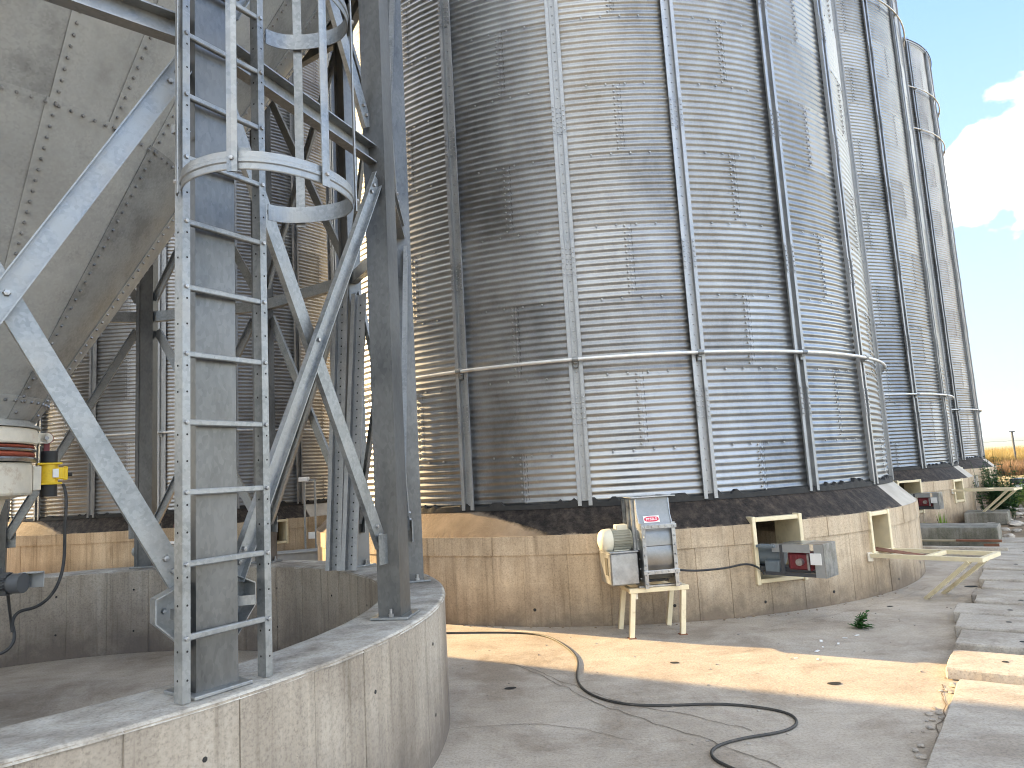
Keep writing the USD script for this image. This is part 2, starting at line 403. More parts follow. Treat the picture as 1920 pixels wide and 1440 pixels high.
paint('wood_plank', (.33, .27, .17), .8, .2, (.2, .16, .1))
paint('magenta_paint', (.42, .03, .10), .6, .2, (.3, .03, .08))
leaf('weed_leaf', (.04, .12, .025), (.11, .24, .05))
leaf('bush_leaf', (.04, .10, .025), (.12, .21, .06))
leaf('fresh_grass', (.20, .30, .05), (.38, .42, .10))
leaf('dry_grass', (.34, .25, .09), (.52, .42, .18), .45)
leaf('dry_weed', (.28, .18, .10), (.44, .32, .18), .35)
MAT['hill_look'] = usdkit.material(stage, LOOK + 'hill_look', {
    'geo': ('geometry', {}), 'n': ('noise_texture', {'scale': .004, 'detail': 8.0}), 'r': ('rgb_ramp', {'ramp': [(.35, (.05, .075, .03)), (.65, (.17, .15, .08))]}),
    'p': ('principled_bsdf', {'roughness': .9})}, [('geo.position', 'n.vector'), ('n.fac', 'r.fac'), ('r.color', 'p.base_color')], surface='p.BSDF')
MAT['field_look'] = usdkit.material(stage, LOOK + 'field_look', {
    'geo': ('geometry', {}), 'n': ('noise_texture', {'scale': .35, 'detail': 9.0, 'roughness': .65}), 'r': ('rgb_ramp', {'ramp': [(.3, (.15, .10, .05)), (.5, (.30, .22, .10)), (.7, (.42, .33, .14))]}),
    'b': ('bump', {'distance': .05}), 'p': ('principled_bsdf', {'roughness': .95})},
    [('geo.position', 'n.vector'), ('n.fac', 'r.fac'), ('r.color', 'p.base_color'), ('n.fac', 'b.height'), ('b.normal', 'p.normal')], surface='p.BSDF')
# concrete cone of the plinth with a bitumen coat over one sector (the coat has its own ragged edge)
MAT['cone_coat'] = usdkit.material(stage, LOOK + 'cone_coat', {
    'tc': ('texture_coordinate', {}), 's': ('separate_xyz', {}), 'ny': ('math', {'math_type': 'multiply', 'value2': -1.0}), 'az': ('math', {'math_type': 'arctan2'}),
    'n': ('noise_texture', {'scale': 5.0, 'detail': 9.0, 'roughness': .75}), 'nm': ('map_range', {'from_min': 0, 'from_max': 1, 'to_min': -.045, 'to_max': .045}),
    'zl': ('map_range', {'from_min': .956, 'from_max': 1.27, 'to_min': math.radians(-14), 'to_max': math.radians(-26.5), 'clamp': True}),
    'd0': ('math', {'math_type': 'subtract'}), 'd1': ('math', {'math_type': 'add'}), 'e0': ('map_range', {'from_min': -.012, 'from_max': .012, 'clamp': True}),
    'e1': ('map_range', {'from_min': math.radians(45.8), 'from_max': math.radians(46.3), 'to_min': 1, 'to_max': 0, 'clamp': True}),
    'ze': ('math', {'math_type': 'multiply_add', 'value2': 1.0}), 'zf': ('map_range', {'from_min': .945, 'from_max': .965, 'clamp': True}),
    'nz': ('map_range', {'from_min': .3, 'from_max': .7, 'to_min': -.03, 'to_max': .03}),
    'mk': ('math', {'math_type': 'multiply'}), 'mk2': ('math', {'math_type': 'multiply'}),
    'n1': ('noise_texture', {'scale': 3.0, 'detail': 8.0}), 'rc': ('rgb_ramp', {'ramp': [(.3, (.17, .125, .085)), (.7, (.30, .235, .17))]}), 'rl': ('rgb_ramp', {'ramp': [(.3, (.34, .31, .27)), (.7, (.48, .45, .40))]}), 'bl': ('mix_color', {}),
    'st': ('mapping', {'scale': (3, 3, .8)}), 'n2': ('noise_texture', {'scale': 4.0, 'detail': 8.0, 'roughness': .7}), 'rb': ('rgb_ramp', {'ramp': [(.3, (.012, .011, .011)), (.45, (.024, .020, .018)), (.60, (.055, .044, .037)), (.8, (.12, .095, .075))]}),
    'mx': ('mix_color', {}), 'rr': ('map_range', {'to_min': .88, 'to_max': .66}), 'n4': ('noise_texture', {'scale': 30.0, 'detail': 7.0, 'roughness': .7}),
    'b': ('bump', {'strength': .8, 'distance': .03}), 'p': ('principled_bsdf', {'specular_ior_level': .15})},
    [('tc.object', 's.vector'), ('s.y', 'ny.value1'), ('s.x', 'az.value1'), ('ny.value', 'az.value2'), ('tc.object', 'n.vector'), ('n.fac', 'nm.value'), ('s.z', 'zl.value'),
     ('az.value', 'd0.value1'), ('zl.result', 'd0.value2'), ('d0.value', 'd1.value1'), ('nm.result', 'd1.value2'), ('d1.value', 'e0.value'), ('az.value', 'e1.value'),
     ('n.fac', 'nz.value'), ('s.z', 'ze.value1'), ('nz.result', 'ze.value3'), ('ze.value', 'zf.value'),
     ('e0.result', 'mk.value1'), ('e1.result', 'mk.value2'), ('mk.value', 'mk2.value1'), ('zf.result', 'mk2.value2'),
     ('tc.object', 'n1.vector'), ('n1.fac', 'rc.fac'), ('tc.object', 'st.vector'), ('st.vector', 'n2.vector'), ('n2.fac', 'rb.fac'),
     ('n1.fac', 'rl.fac'), ('rl.color', 'bl.a'), ('rc.color', 'bl.b'), ('e1.result', 'bl.fac'), ('bl.result', 'mx.a'), ('rb.color', 'mx.b'), ('mk2.value', 'mx.fac'), ('mx.result', 'p.base_color'), ('mk2.value', 'rr.value'), ('rr.result', 'p.roughness'),
     ('tc.object', 'n4.vector'), ('n4.fac', 'b.height'), ('b.normal', 'p.normal')], surface='p.BSDF')

# ------------------------------------------------------------------ layout (metres, ground z = 0, camera above the origin)
VH = np.array([.595, .804]); VH = VH / np.linalg.norm(VH)       # along the row of silos
PH = np.array([VH[1], -VH[0]])                                  # across the row, to the right
PITCH_ROW = 9.2
SILO_A = np.array([1.424, 12.433])
SILO_B = SILO_A + VH * PITCH_ROW
SILO_C = SILO_A + VH * PITCH_ROW * 2
SILO_D = np.array([-8.1, 18.95])
SILO_E = SILO_D - VH * 10.85
RING_C = np.array([-3.924, 4.821])
def st_(s, t, z=0.0):
    q = VH * s + PH * t
    return np.array([q[0], q[1], z])

# ------------------------------------------------------------------ ground
def sheet(poly, z, n=1):
    p = trimesh.creation.triangulate_polygon(Polygon(poly), engine='earcut')
    return np.c_[p[0], np.full(len(p[0]), z)], p[1]
big = lathe([(0.01, -.012), (40, -.012), (400, -.012), (4000, -.012), (14000, -6)], 64)
struct('ground', big, 'field_look')
dirt_poly = [st_(s, t)[:2] for s, t in ((12.6, -14), (34, -14), (34, 8), (12.6, 8))]
struct('dirt_ground', sheet(dirt_poly, -.006), 'dirt')
yard_poly = [st_(s, t)[:2] for s, t in ((-20, -24), (13.6, -24), (13.6, -.3), (11.5, 6), (-20, 6))]
struct('yard', sheet(yard_poly, 0.0), 'yard_concrete')
patch_poly = [st_(s, t)[:2] for s, t in ((1.2, -1.1), (4.16, -1.0), (4.22, -.9), (4.30, -.62), (4.2, .8), (1.2, .8))]
struct('pavement_patch', sheet(patch_poly, .004), 'slab_concrete')

# ------------------------------------------------------------------ a silo
R, DPHI, PHI0 = 4.406, PI / 10, -.4693
Z_BASE, Z_SEAM0, H_RING, N_RING = 1.262, 1.851, .87, 17
EAVE = Z_SEAM0 + (N_RING - 1) * H_RING
PIPE_Z = [2.874, 12.47, 13.98]

def corrugated(a0, a1, z0, z1, r, nseg, per=11, samples=8, depth=.0078, hr=H_RING, phase=0.0):
    nz = max(2, int(round((z1 - z0) / hr * per * samples)))
    z = np.linspace(z0, z1, nz + 1)
    rr = r + depth * np.cos(2 * PI * (z - z1) / (hr / per))
    a = np.linspace(a0, a1, nseg + 1)
    v = np.stack([rr[None] * np.sin(a)[:, None], -rr[None] * np.cos(a)[:, None], np.broadcast_to(z[None], (len(a), len(z)))], -1)
    return grid(v)

def boarded_wall(radius, z0, z1, board, seed, groove=.006, depth=.0055, amp=.003, inner=None):
    g = np.random.default_rng(seed)
    n = int(round(2 * PI * radius / board))
    pts = []
    off = g.uniform(0, 1)
    w = np.cumsum(g.uniform(.8, 1.2, n)); w = w / w[-1] * 2 * PI + off
    for k in range(n):
        a0, a1 = w[k - 1] - (2 * PI if k == 0 else 0), w[k]
        r = radius + g.uniform(-amp, amp)
        e = groove / radius / 2
        for t in np.linspace(0, 1, 5):
            a = a0 + e + (a1 - a0 - 2 * e) * t
            pts.append(pol(a, r)[:2])
        pts.append(pol(a1 - e * .5, radius - depth)[:2]); pts.append(pol(a1 + e * .5, radius - depth)[:2])
    cs = m3.CrossSection([np.array(pts)])
    if inner: cs = cs - m3.CrossSection.circle(inner, 200)
    return m3.Manifold.extrude(cs, z1 - z0).translate([0, 0, z0])

def local_box(az, r0, r1, hw, z0, z1):
    er, et = pol(az, 1.0), np.array([math.cos(az), math.sin(az), 0])
    c = er * (r0 + r1) / 2 + np.array([0, 0, (z0 + z1) / 2])
    return box(c, (r1 - r0, 2 * hw, z1 - z0), frame(er, et, [0, 0, 1]))

OPENINGS = [(math.radians(16.7), .285, .36, .985), (math.radians(36.8), .205, .485, .915)]
silo = thing('silo', 'huge corrugated steel grain silo directly behind the silver blower, largest in the picture', 'silo', (*SILO_A, 0), group='corrugated steel silos')
# plinth
wall = boarded_wall(4.722, 0, .752, .42, 3) + boarded_wall(4.734, .752, .956, .42, 4)
cone = m3.Manifold.revolve(m3.CrossSection([np.array([(0, .80), (4.55, .80), (4.722, .953), (4.60, 1.075), (4.44, 1.235), (4.34, 1.285), (0, 1.285)])]), 180)
for az, hw, z0, z1 in OPENINGS:
    v, f = local_box(az, 3.7, 5.2, hw, z0, z1)
    cut = m3.Manifold(m3.Mesh(np.asarray(v, np.float32), np.asarray(f, np.uint32)))
    if cut.volume() < 0: cut = m3.Manifold(m3.Mesh(np.asarray(v, np.float32), np.asarray(f[:, ::-1], np.uint32)))
    wall, cone = wall - cut, cone - cut
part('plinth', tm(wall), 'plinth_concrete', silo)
part('plinth_cone', tm(cone), 'cone_coat', silo)
for az, hw, z0, z1 in OPENINGS:
    b, ms = .045, []
    for s in (-1, 1):
        er, et = pol(az, 1.0), np.array([math.cos(az), math.sin(az), 0])
        c = et * s * (hw + b / 2 - .012) + er * 4.53
        ms.append(rbox(c + np.array([0, 0, (z0 + z1) / 2]), (.44, b, z1 - z0 + 2 * b), frame(er, et, [0, 0, 1]), .006))
    for z in (z0 - b / 2 + .014, z1 + b / 2 - .012):
        c = pol(az, 4.528)
        ms.append(rbox(c + np.array([0, 0, z]), (.43, 2 * hw - .026, b), frame(er, et, [0, 0, 1]), .006))
    part('opening_frame', cat(ms), 'cream_paint', silo)
# tie holes and rust marks of the plinth
tp, tn = [], []
g = np.random.default_rng(5)
for k in range(26):
    a = k * 2 * PI / 26 + g.uniform(-.05, .05)
    tp.append(pol(a, 4.722, .14 + g.uniform(-.03, .05))); tn.append(pol(a, 1))
part('tie_holes', bolts(tp, tn, .018, .004, 7), 'bare_dark', silo, kind='stuff')
# irregular bitumen seal along the foot of the sheets
a = np.linspace(0, 2 * PI, 721)[:-1]
hz = 1.285 + .05 * np.maximum(0, meshkit.fbm(np.c_[a * 9, a * 0, a * 0], 5, 3) - .30) + .035 * (meshkit.noise(np.c_[a * 60, a * 0, a * 0], 8) > .72)
prof = np.stack([np.stack([np.full_like(a, 4.46), np.full_like(a, 1.225)], -1), np.stack([np.full_like(a, 4.452), hz - .012], -1), np.stack([np.full_like(a, 4.425), hz], -1), np.stack([np.full_like(a, 4.36), hz], -1)], 1)
v = np.stack([prof[..., 0] * np.sin(a)[:, None], -prof[..., 0] * np.cos(a)[:, None], prof[..., 1]], -1)
part('tar_seal', grid(v, True), 'tar', silo, smooth=50)
# curved sheets, one part each
bp, bn, sp = [], [], PHI0 + DPHI / 2
for n in range(N_RING):
    z1 = Z_SEAM0 + n * H_RING
    z0 = z1 - H_RING if n else Z_BASE
    for k in range(10):
        c0 = sp + DPHI * (2 * k + (n % 2))
        v, f = corrugated(c0, c0 + 2 * DPHI + .006, z0, z1 + .012, R + (.003 if n % 2 else 0.0) , 10)
        f = f[:, ::-1] if False else f
        part('sheet', (v, f), 'silo_sheet', silo, smooth=True)
        # splice bolts: two staggered columns down the sheet's edge
        for j in range(11):
            for s, o in ((-1, 0), (1, .5)):
                z = z1 - (j + .5 + o * .9) * H_RING / 11
                if z < z0 + .03: continue
                aa = c0 + s * .024 / R
                bp.append(pol(aa, R + .010, z)); bn.append(pol(aa, 1))
    # seam bolts
    for k in range(120):
        aa = sp + (k + .5) * 2 * PI / 120
        if abs(((aa - PHI0 + DPHI / 2) % DPHI) - DPHI / 2) * R < .13: continue
        bp.append(pol(aa, R + .011, z1 - .028)); bn.append(pol(aa, 1))
part('sheet_bolts', bolts(bp, bn, .0140, .012), 'bolt_steel', silo, kind='stuff')
# dark butt line where a sheet end overlaps the next
ms = []
for n in range(N_RING):
    z1 = Z_SEAM0 + n * H_RING
    z0 = z1 - H_RING if n else Z_BASE
    for k in range(10):
        c0 = sp + DPHI * (2 * k + (n % 2)) + .052 / R
        ms.append(corrugated(c0, c0 + .004 / R, z0 + .05, z1 - .02, R + .0045, 1, samples=6))
part('sheet_edges', cat(ms), 'bare_dark', silo, kind='stuff')
# stiffeners
HAT = hat(.088, .058, .030, .006)
bp, bn = [], []
for i in range(20):
    a = PHI0 + i * DPHI
    er, et = pol(a, 1.0), np.array([math.cos(a), math.sin(a), 0])
    ms = [beam(er * (R + .009) + [0, 0, Z_BASE - .015], er * (R + .009) + [0, 0, EAVE - .05], [(x, -y) for x, y in HAT][::-1], -et) if False else
          xf(tm(trimesh.creation.extrude_polygon(Polygon(HAT), EAVE - Z_BASE, engine='earcut')), frame(-et, er, [0, 0, 1]) if np.dot(np.cross(-et, er), [0, 0, 1]) > 0 else frame(et, er, [0, 0, 1]) , er * (R + .009) + np.array([0, 0, Z_BASE - .02]))]
    s = part('stiffener', ms[0], 'stiffener_steel', silo)
    col = []
    for n in range(1, N_RING - 1, 2):
        z = Z_SEAM0 + n * H_RING - .42
        col.append(box(er * (R + .018) + np.array([0, 0, z]), (.006, .076, .36), frame(er, et, [0, 0, 1])))
        for sx in (-1, 1):
            col.append(box(er * (R + .0695) + et * sx * .060 + np.array([0, 0, z]), (.005, .030, .36), frame(er, et, [0, 0, 1])))
            for zz in np.arange(-.15, .16, .06):
                bp.append(er * (R + .072) + et * sx * .060 + np.array([0, 0, z + zz])); bn.append(er)
                bp.append(er * (R + .021) + et * sx * .022 + np.array([0, 0, z + zz])); bn.append(er)
    part('joint_plates', cat(col), 'stiffener_steel', s, kind='stuff')
    for z in np.arange(Z_BASE + .06, EAVE - .1, .079 * 1.5):
        bp.append(er * (R + .0155) + np.array([0, 0, z])); bn.append(er)
part('stiffener_bolts', bolts(bp, bn, .0105, .008), 'bolt_steel', silo, kind='stuff')
# wind rings with their clamps
for z in PIPE_Z:
    a = np.linspace(0, 2 * PI, 121)[:-1]
    w = part('wind_ring', tube(np.c_[(R + .125) * np.sin(a), -(R + .125) * np.cos(a), np.full_like(a, z)], .021, 10, True), 'pipe_steel', silo, smooth=True)
    ms = []
    for i in range(20):
        a = PHI0 + i * DPHI
        er, et = pol(a, 1.0), np.array([math.cos(a), math.sin(a), 0])
        ms.append(rbox(er * (R + .085) + np.array([0, 0, z - .005]), (.06, .05, .085), frame(er, et, [0, 0, 1]), .006))
        ms.append(tube([er * (R + .125) + et * x + np.array([0, 0, z]) for x in (-.035, .035)], .027, 10))
        ms.append(box(er * (R + .06) + np.array([0, 0, z - .06]), (.05, .045, .05), frame(er, et, [0, 0, 1])))
    part('ring_clamps', cat(ms), 'galvanised', w, kind='stuff')
# eave and roof
part('eave_ring', lathe([(R + .0, EAVE - .07), (R + .02, EAVE - .07), (R + .03, EAVE - .02), (R + .05, EAVE - .02), (R + .06, EAVE + .03), (R - .02, EAVE + .03)], 100), 'stiffener_steel', silo)
for k in range(20):
    a0 = PHI0 + k * DPHI
    rp = [(R + .08, EAVE + .035), (R + .08, EAVE + .06), (.35, EAVE + 2.55)]
    part('roof_panel', cat([lathe(rp, 5, a0 + .004, a0 + DPHI - .004), lathe([(R + .08, EAVE + .09), (.35, EAVE + 2.58)], 1, a0 - .006, a0 + .006)]), 'silo_sheet', silo)
part('roof_cap', lathe([(.5, EAVE + 2.5), (.5, EAVE + 2.75), (.01, EAVE + 2.95)], 24), 'stiffener_steel', silo, smooth=40)

copy_of(silo, (*SILO_B, 0), 'second corrugated silo of the right-hand row, half hidden by the largest silo', group='corrugated steel silos')
copy_of(silo, (*SILO_C, 0), 'farthest silo at the right, whose dark eave shows against the sky', group='corrugated steel silos')
copy_of(silo, (*SILO_D, 0), 'shaded corrugated silo seen between the legs of the hopper tower', math.radians(2.3), group='corrugated steel silos')
copy_of(silo, (*SILO_E, 0), 'corrugated silo hidden outside the left edge, next to the one behind the tower', math.radians(2.3), group='corrugated steel silos')

# ------------------------------------------------------------------ ring wall under the hopper tower
RING_Z = .852
ring = boarded_wall(3.385, 0, RING_Z - .012, .36, 11, amp=.002) - m3.Manifold.cylinder(2, 2.935, 2.935, 200).translate([0, 0, -.5])
v, f = tm(ring)
top = np.abs(v[:, 2] - (RING_Z - .012)) < 1e-4
inner = boarded_wall(2.95, 0, RING_Z - .012, .36, 12, amp=.002)
hollow = m3.Manifold.extrude(m3.CrossSection.circle(3.2, 160) - inner.slice(.3), RING_Z - .012)
ring = (boarded_wall(3.385, 0, RING_Z - .012, .36, 11, amp=.002) - m3.Manifold.cylinder(2, 3.15, 3.15, 160).translate([0, 0, -.5])) + (m3.Manifold.extrude(m3.CrossSection.circle(3.2, 160), RING_Z - .012) - boarded_wall(2.94, -.5, 2, .36, 12, amp=.002))
rw = thing('ring_wall', 'low round concrete wall that carries the legs of the hopper tower', 'wall', (*RING_C, 0))
MAT_RING = 'ring_concrete'
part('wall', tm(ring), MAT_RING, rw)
# trowelled, slightly uneven coping surface
a = np.linspace(0, 2 * PI, 361)[:-1]
rr = np.array([2.938, 2.95, 2.99, 3.05, 3.12, 3.19, 3.26, 3.32, 3.36, 3.378, 3.388])
ed = np.array([-.02, -.006, 0, 0, 0, 0, 0, 0, -.001, -.006, -.02])
P3 = np.stack([rr[None] * np.sin(a)[:, None], -rr[None] * np.cos(a)[:, None], np.zeros((len(a), len(rr)))], -1)
P3[..., 2] = RING_Z - .002 + ed[None] + .006 * (meshkit.fbm(P3 * 5, 4, 2) - .5)
wob = (meshkit.fbm(P3 * 9, 4, 6) - .5)
for j, s in ((0, 1), (1, .7), (9, -.7), (10, -1)):
    P3[:, j, 0] += s * wob[:, j] * .012 * np.sin(a) * -1; P3[:, j, 1] += s * wob[:, j] * .012 * np.cos(a)
part('coping', grid(P3, True), 'coping_concrete', rw, smooth=60)
tp, tn = [], []
g = np.random.default_rng(15)
for k in range(22):
    a = math.radians(20 + k * 16 + g.uniform(-2, 2))
    for z in (.22, .62):
        tp.append(pol(a, 3.386, z + g.uniform(-.04, .04))); tn.append(pol(a, 1))
        tp.append(pol(a + .05, 2.938, z + g.uniform(-.04, .04))); tn.append(-pol(a + .05, 1))
part('tie_holes', bolts(tp, tn, .011, .002, 7), 'bare_dark', rw, kind='stuff')

# ------------------------------------------------------------------ hopper tower: cone, legs, beams, braces, body
hop = thing('hopper_silo', 'riveted grey hopper cone on steel legs and crossed braces at the upper left', 'silo', (*RING_C, 0))
NP, AP0, DAP, RP = 14, math.radians(55.3), 2 * PI / 14, 3.20
POST_TOP, BEAM_Z = 6.45, 3.655
def post_az(k): return AP0 + k * DAP
def fr(a): return pol(a, 1.0), np.array([math.cos(a), math.sin(a), 0])
# leg: a boxed lipped section, web outwards
def leg_outline(w, d, t, lip):
    """outline in (tangent, outward): web at y=+d/2, flanges inwards, lips"""
    h, e = w / 2, d / 2
    return [(-h, e), (-h, -e), (-h + lip, -e), (-h + lip, -e + t), (-h + t, -e + t), (-h + t, e - t), (h - t, e - t), (h - t, -e + t), (h - lip, -e + t), (h - lip, -e), (h, -e), (h, e)]
for k in range(NP):
    a = post_az(k); er, et = fr(a)
    out = [(-.0925, -.0675), (-.055, -.0675), (-.055, -.060), (.055, -.060), (.055, -.0675), (.0925, -.0675), (.0925, .0675), (-.0925, .0675)]
    m = xf(tm(trimesh.creation.extrude_polygon(Polygon(out), POST_TOP - RING_Z - .016, engine='earcut')), frame(-et, er, [0, 0, 1]) if np.dot(np.cross(-et, er), [0, 0, 1]) > 0 else frame(et, er, [0, 0, 1]), er * RP + np.array([0, 0, RING_Z + .014]))
    leg = part('leg', m, 'post_steel', hop)
    part('base_plate', rbox(er * (RP + .005) + np.array([0, 0, RING_Z + .007]), (.225, .255, .014), frame(er, et, [0, 0, 1]), .003), 'galvanised', leg)
    ab = []
    for sx in (-1, 1):
        ab.append(tube([er * (RP + .015) + et * sx * .112 + np.array([0, 0, RING_Z + z]) for z in (.01, .06)], .009, 8))
        ab.append(xf(tm(trimesh.creation.cylinder(.016, .016, sections=6)), None, er * (RP + .015) + et * sx * .112 + np.array([0, 0, RING_Z + .024])))
    part('anchor_bolts', cat(ab), 'bolt_steel', leg, kind='stuff')
def pt(a, r, z): return pol(a, r, z)
CH = channel(.088, .030, .005)
BEAM = [(-.055, -.035), (.055, -.035), (.055, -.018), (.045, -.018), (.045, -.025), (-.045, -.025), (-.045, .025), (.045, .025), (.045, .018), (.055, .018), (.055, .035), (-.055, .035)]
for k in range(NP):
    a, b = post_az(k), post_az(k + 1)
    mid = (a + b) / 2; er, _ = fr(mid)
    pa, pb = pol(a, RP), pol(b, RP)
    d = unit(pb - pa)
    A0, B0 = pa + d * .095, pb - d * .095
    for z, nm in ((BEAM_Z, 'ring_beam'), (6.30, 'ring_beam')):
        # channel lying open outwards: web vertical inside, flanges outwards
        prof = [(-.058, -.02), (.058, -.02), (.058, .045), (.050, .045), (.050, -.012), (-.050, -.012), (-.050, .045), (-.058, .045)]
        m = trimesh.creation.extrude_polygon(Polygon(prof), np.linalg.norm(B0 - A0), engine='earcut')
        zz = np.array([0, 0, 1.0])
        ax = frame(zz, er, d) if np.dot(np.cross(zz, er), d) > 0 else frame(-zz, er, d)
        part(nm, xf(tm(m), ax, A0 + [0, 0, z]), 'galvanised', hop)
    for (zl, zh) in ((1.27, 3.50), (3.84, 6.14)):
        for w, (z0, z1) in enumerate(((zl, zh), (zh, zl))):
            off = er * (.034 if w == 0 else .000)
            p0, p1 = A0 + d * .004 + [0, 0, z0] + off, B0 - d * .004 + [0, 0, z1] + off
            dd = unit(p1 - p0); sd = unit(np.cross(dd, er))
            m = trimesh.creation.extrude_polygon(Polygon(CH), np.linalg.norm(p1 - p0), engine='earcut')
            yv = er if w == 0 else -er
            yv = unit(yv - dd * np.dot(yv, dd))
            sd = np.cross(yv, dd)
            br = part('brace', xf(tm(m), frame(sd, yv, dd), p0), 'galvanised', hop)
            bb, nn = [], []
            for q in (p0 + dd * .07, p0 + dd * .13, p1 - dd * .07, p1 - dd * .13, (p0 + p1) / 2):
                bb.append(q + yv * (.005 if w == 0 else -.001)); nn.append(er)
            part('bolts', bolts(bb, nn, .014, .012), 'bolt_steel', br, kind='stuff')
    # folded gusset brackets at the feet of the braces
    for pp, sgn in ((A0, 1), (B0, -1)):
        if not ((k == 0 and sgn == 1) or (k == NP - 1 and sgn == -1)):
            part('gusset', box(pp + d * sgn * .035 + er * .02 + np.array([0, 0, 1.25]), (.09, .005, .17), frame(d, er, [0, 0, 1]) if np.dot(np.cross(d, er), [0, 0, 1]) > 0 else frame(-d, er, [0, 0, 1])), 'galvanised', hop)
            continue
        L = [(.002, -.17), (.118, -.055), (.118, .035), (.002, .085)]
        plate = trimesh.creation.extrude_polygon(Polygon(L), .005, engine='earcut')
        gz = np.array([0, 0, 1.20])
        dd, ee = d * sgn, er
        R3 = frame(dd, [0, 0, 1], np.cross(dd, [0, 0, 1]))
        ms = [xf(tm(plate), R3, pp - dd * .0 - er * .012 + gz)]
        for q0, q1 in ((L[0], L[1]), (L[1], L[2]), (L[2], L[3])):
            c0 = pp + dd * q0[0] + np.array([0, 0, q0[1]]) + gz; c1 = pp + dd * q1[0] + np.array([0, 0, q1[1]]) + gz
            ms.append(beam(c0 + er * .022, c1 + er * .022, rect(.070, .005), er))
        ms.append(bolts([pp + dd * .07 - er * .006 + gz + [0, 0, -.02]], [er], .012, .012))
        part('gusset', cat(ms), 'galvanised', hop)
# cone panels
TAN, APEX = .589, 1.259
def cone_pt(a, r, off=0.0):
    n = np.array([math.sin(a) * math.cos(math.atan(TAN)), -math.cos(a) * math.cos(math.atan(TAN)), -math.sin(math.atan(TAN))])
    return pol(a, r, APEX + r / TAN) + n * off, n
CONE_A0 = math.radians(56.2)
rows = [(.555, .64, 14, 0.0), (.62, 1.60, 14, 0.0), (1.57, 3.10, 28, 0.0)]
bp, bn = [], []
g = np.random.default_rng(21)
def cone_panel(a0, a1, r0, r1, off0, off1, n=6, m=5, t=.005):
    out, inn = [], []
    for u in np.linspace(0, 1, n + 1):
        a = a0 + (a1 - a0) * u
        # panels bulge a little between their bolted edges
        ro = []
        ri = []
        for w in np.linspace(0, 1, m + 1):
            r = r0 + (r1 - r0) * w
            o = off0 + (off1 - off0) * u + .006 * math.sin(PI * u) * math.sin(PI * w)
            ro.append(cone_pt(a, r, o)[0]); ri.append(cone_pt(a, r, o - t)[0])
        out.append(ro); inn.append(ri)
    o, i = np.array(out), np.array(inn)
    vo, fo = grid(o); vi, fi = grid(i)
    ms = [(vo, fo), (vi, fi[:, ::-1])]
    for e0, e1 in ((o[:, 0], i[:, 0]), (o[:, -1], i[:, -1]), (o[0], i[0]), (o[-1], i[-1])):
        ms.append(grid(np.stack([e0, e1], 1)))
    return cat(ms)
for ri, (r0, r1, n, sh) in enumerate(rows):
    da = 2 * PI / n
    for k in range(n):
        a0 = CONE_A0 + k * da
        lift = .004 * (2 - ri)
        part('hopper_panel', cone_panel(a0 - .035 / max(r1, 1), a0 + da, r0, r1, .007 + lift, lift), 'hopper_steel', hop, smooth=25)
        L = (r1 - r0) / math.sin(math.atan(TAN))
        m = max(2, int(L / .066))
        for j in range(m):
            r = r0 + (r1 - r0) * (j + .6) / m
            for o in ((.018,) if ri != 0 else (.018,)):
                q, nn = cone_pt(a0 + o / r, r, .008 + lift)
                bp.append(q); bn.append(nn)
        if ri < 2:
            m = max(3, int(da * r1 / .066))
            for j in range(m):
                q, nn = cone_pt(a0 + (j + .5) * da / m, r1 - .016, .009 + lift)
                bp.append(q); bn.append(nn)
part('hopper_bolts', bolts(bp, bn, .0115, .011), 'bolt_steel', hop, kind='stuff')
part('outlet_neck', lathe([(.56, 2.235), (.56, 2.16), (.60, 2.16), (.60, 2.145), (.40, 2.145)], 48), 'hopper_steel', hop, smooth=30)
# cylindrical body above the cone (above the picture, shades the tower)
part('body', corrugated(0, 2 * PI, 6.45, 14.28, 3.13, 84, samples=4), 'silo_sheet', hop, smooth=True)
part('body_rim', lathe([(3.08, 6.40), (3.19, 6.40), (3.19, 6.55), (3.14, 6.55)], 84), 'galvanised', hop)
part('roof', lathe([(3.3, 14.25), (3.3, 14.30), (.05, 16.1)], 42), 'silo_sheet', hop)

# ------------------------------------------------------------------ caged ladder
LT, LN = np.array([.526, .85, 0]), np.array([.85, -.526, 0])
LC = np.array([-1.187, 2.958, 0])
lad = thing('ladder', 'galvanised ladder with a hooped safety cage fixed to the nearest tower leg', 'ladder', (*LC[:2], RING_Z))
LH = 5.6
def lp(al, out, z): return LT * al + LN * out + np.array([0, 0, z])
for s in (-1, 1):
    prof = [(-.017, 0), (.017, 0), (.017, .005), (-.012, .005), (-.012, .052), (-.017, .052)]
    m = trimesh.creation.extrude_polygon(Polygon(prof), LH, engine='earcut')
    Rm = frame(LT, -LN, [0, 0, 1])
    rail = part('rail', xf(tm(m), Rm, lp(.19 * s, 0, .003)), 'galvanised', lad)
    hp, hq = [], []
    for j in range(19):
        for o in (.085, .19):
            hp.append(lp(.19 * s + .003, .0008, j * .2745 + o)); hq.append(lp(.19 * s - .0178, -.03, j * .2745 + o))
    part('holes', cat([bolts(hp, [LN] * len(hp), .0045, .001), bolts(hq, [-LT] * len(hq), .005, .001)]), 'bare_dark', rail, kind='stuff')
for j in range(20):
    z = .238 + j * .2745
    r_ = part('rung', rbox(lp(0, -.014, z), (.382, .024, .024), frame(LT, LN, [0, 0, 1]), .004), 'galvanised', lad)
    part('rivets', bolts([lp(-.19, .0005, z), lp(.19, .0005, z)], [LN, LN], .011, .008), 'bolt_steel', r_, kind='stuff')
HOOP = [(-.215, .004), (-.255, .10), (-.258, .20), (-.232, .30), (-.17, .388), (-.09, .445), (0, .476), (.10, .490), (.20, .478), (.30, .440), (.375, .375), (.408, .29), (.395, .20), (.355, .11), (.30, .04), (.215, .004)]
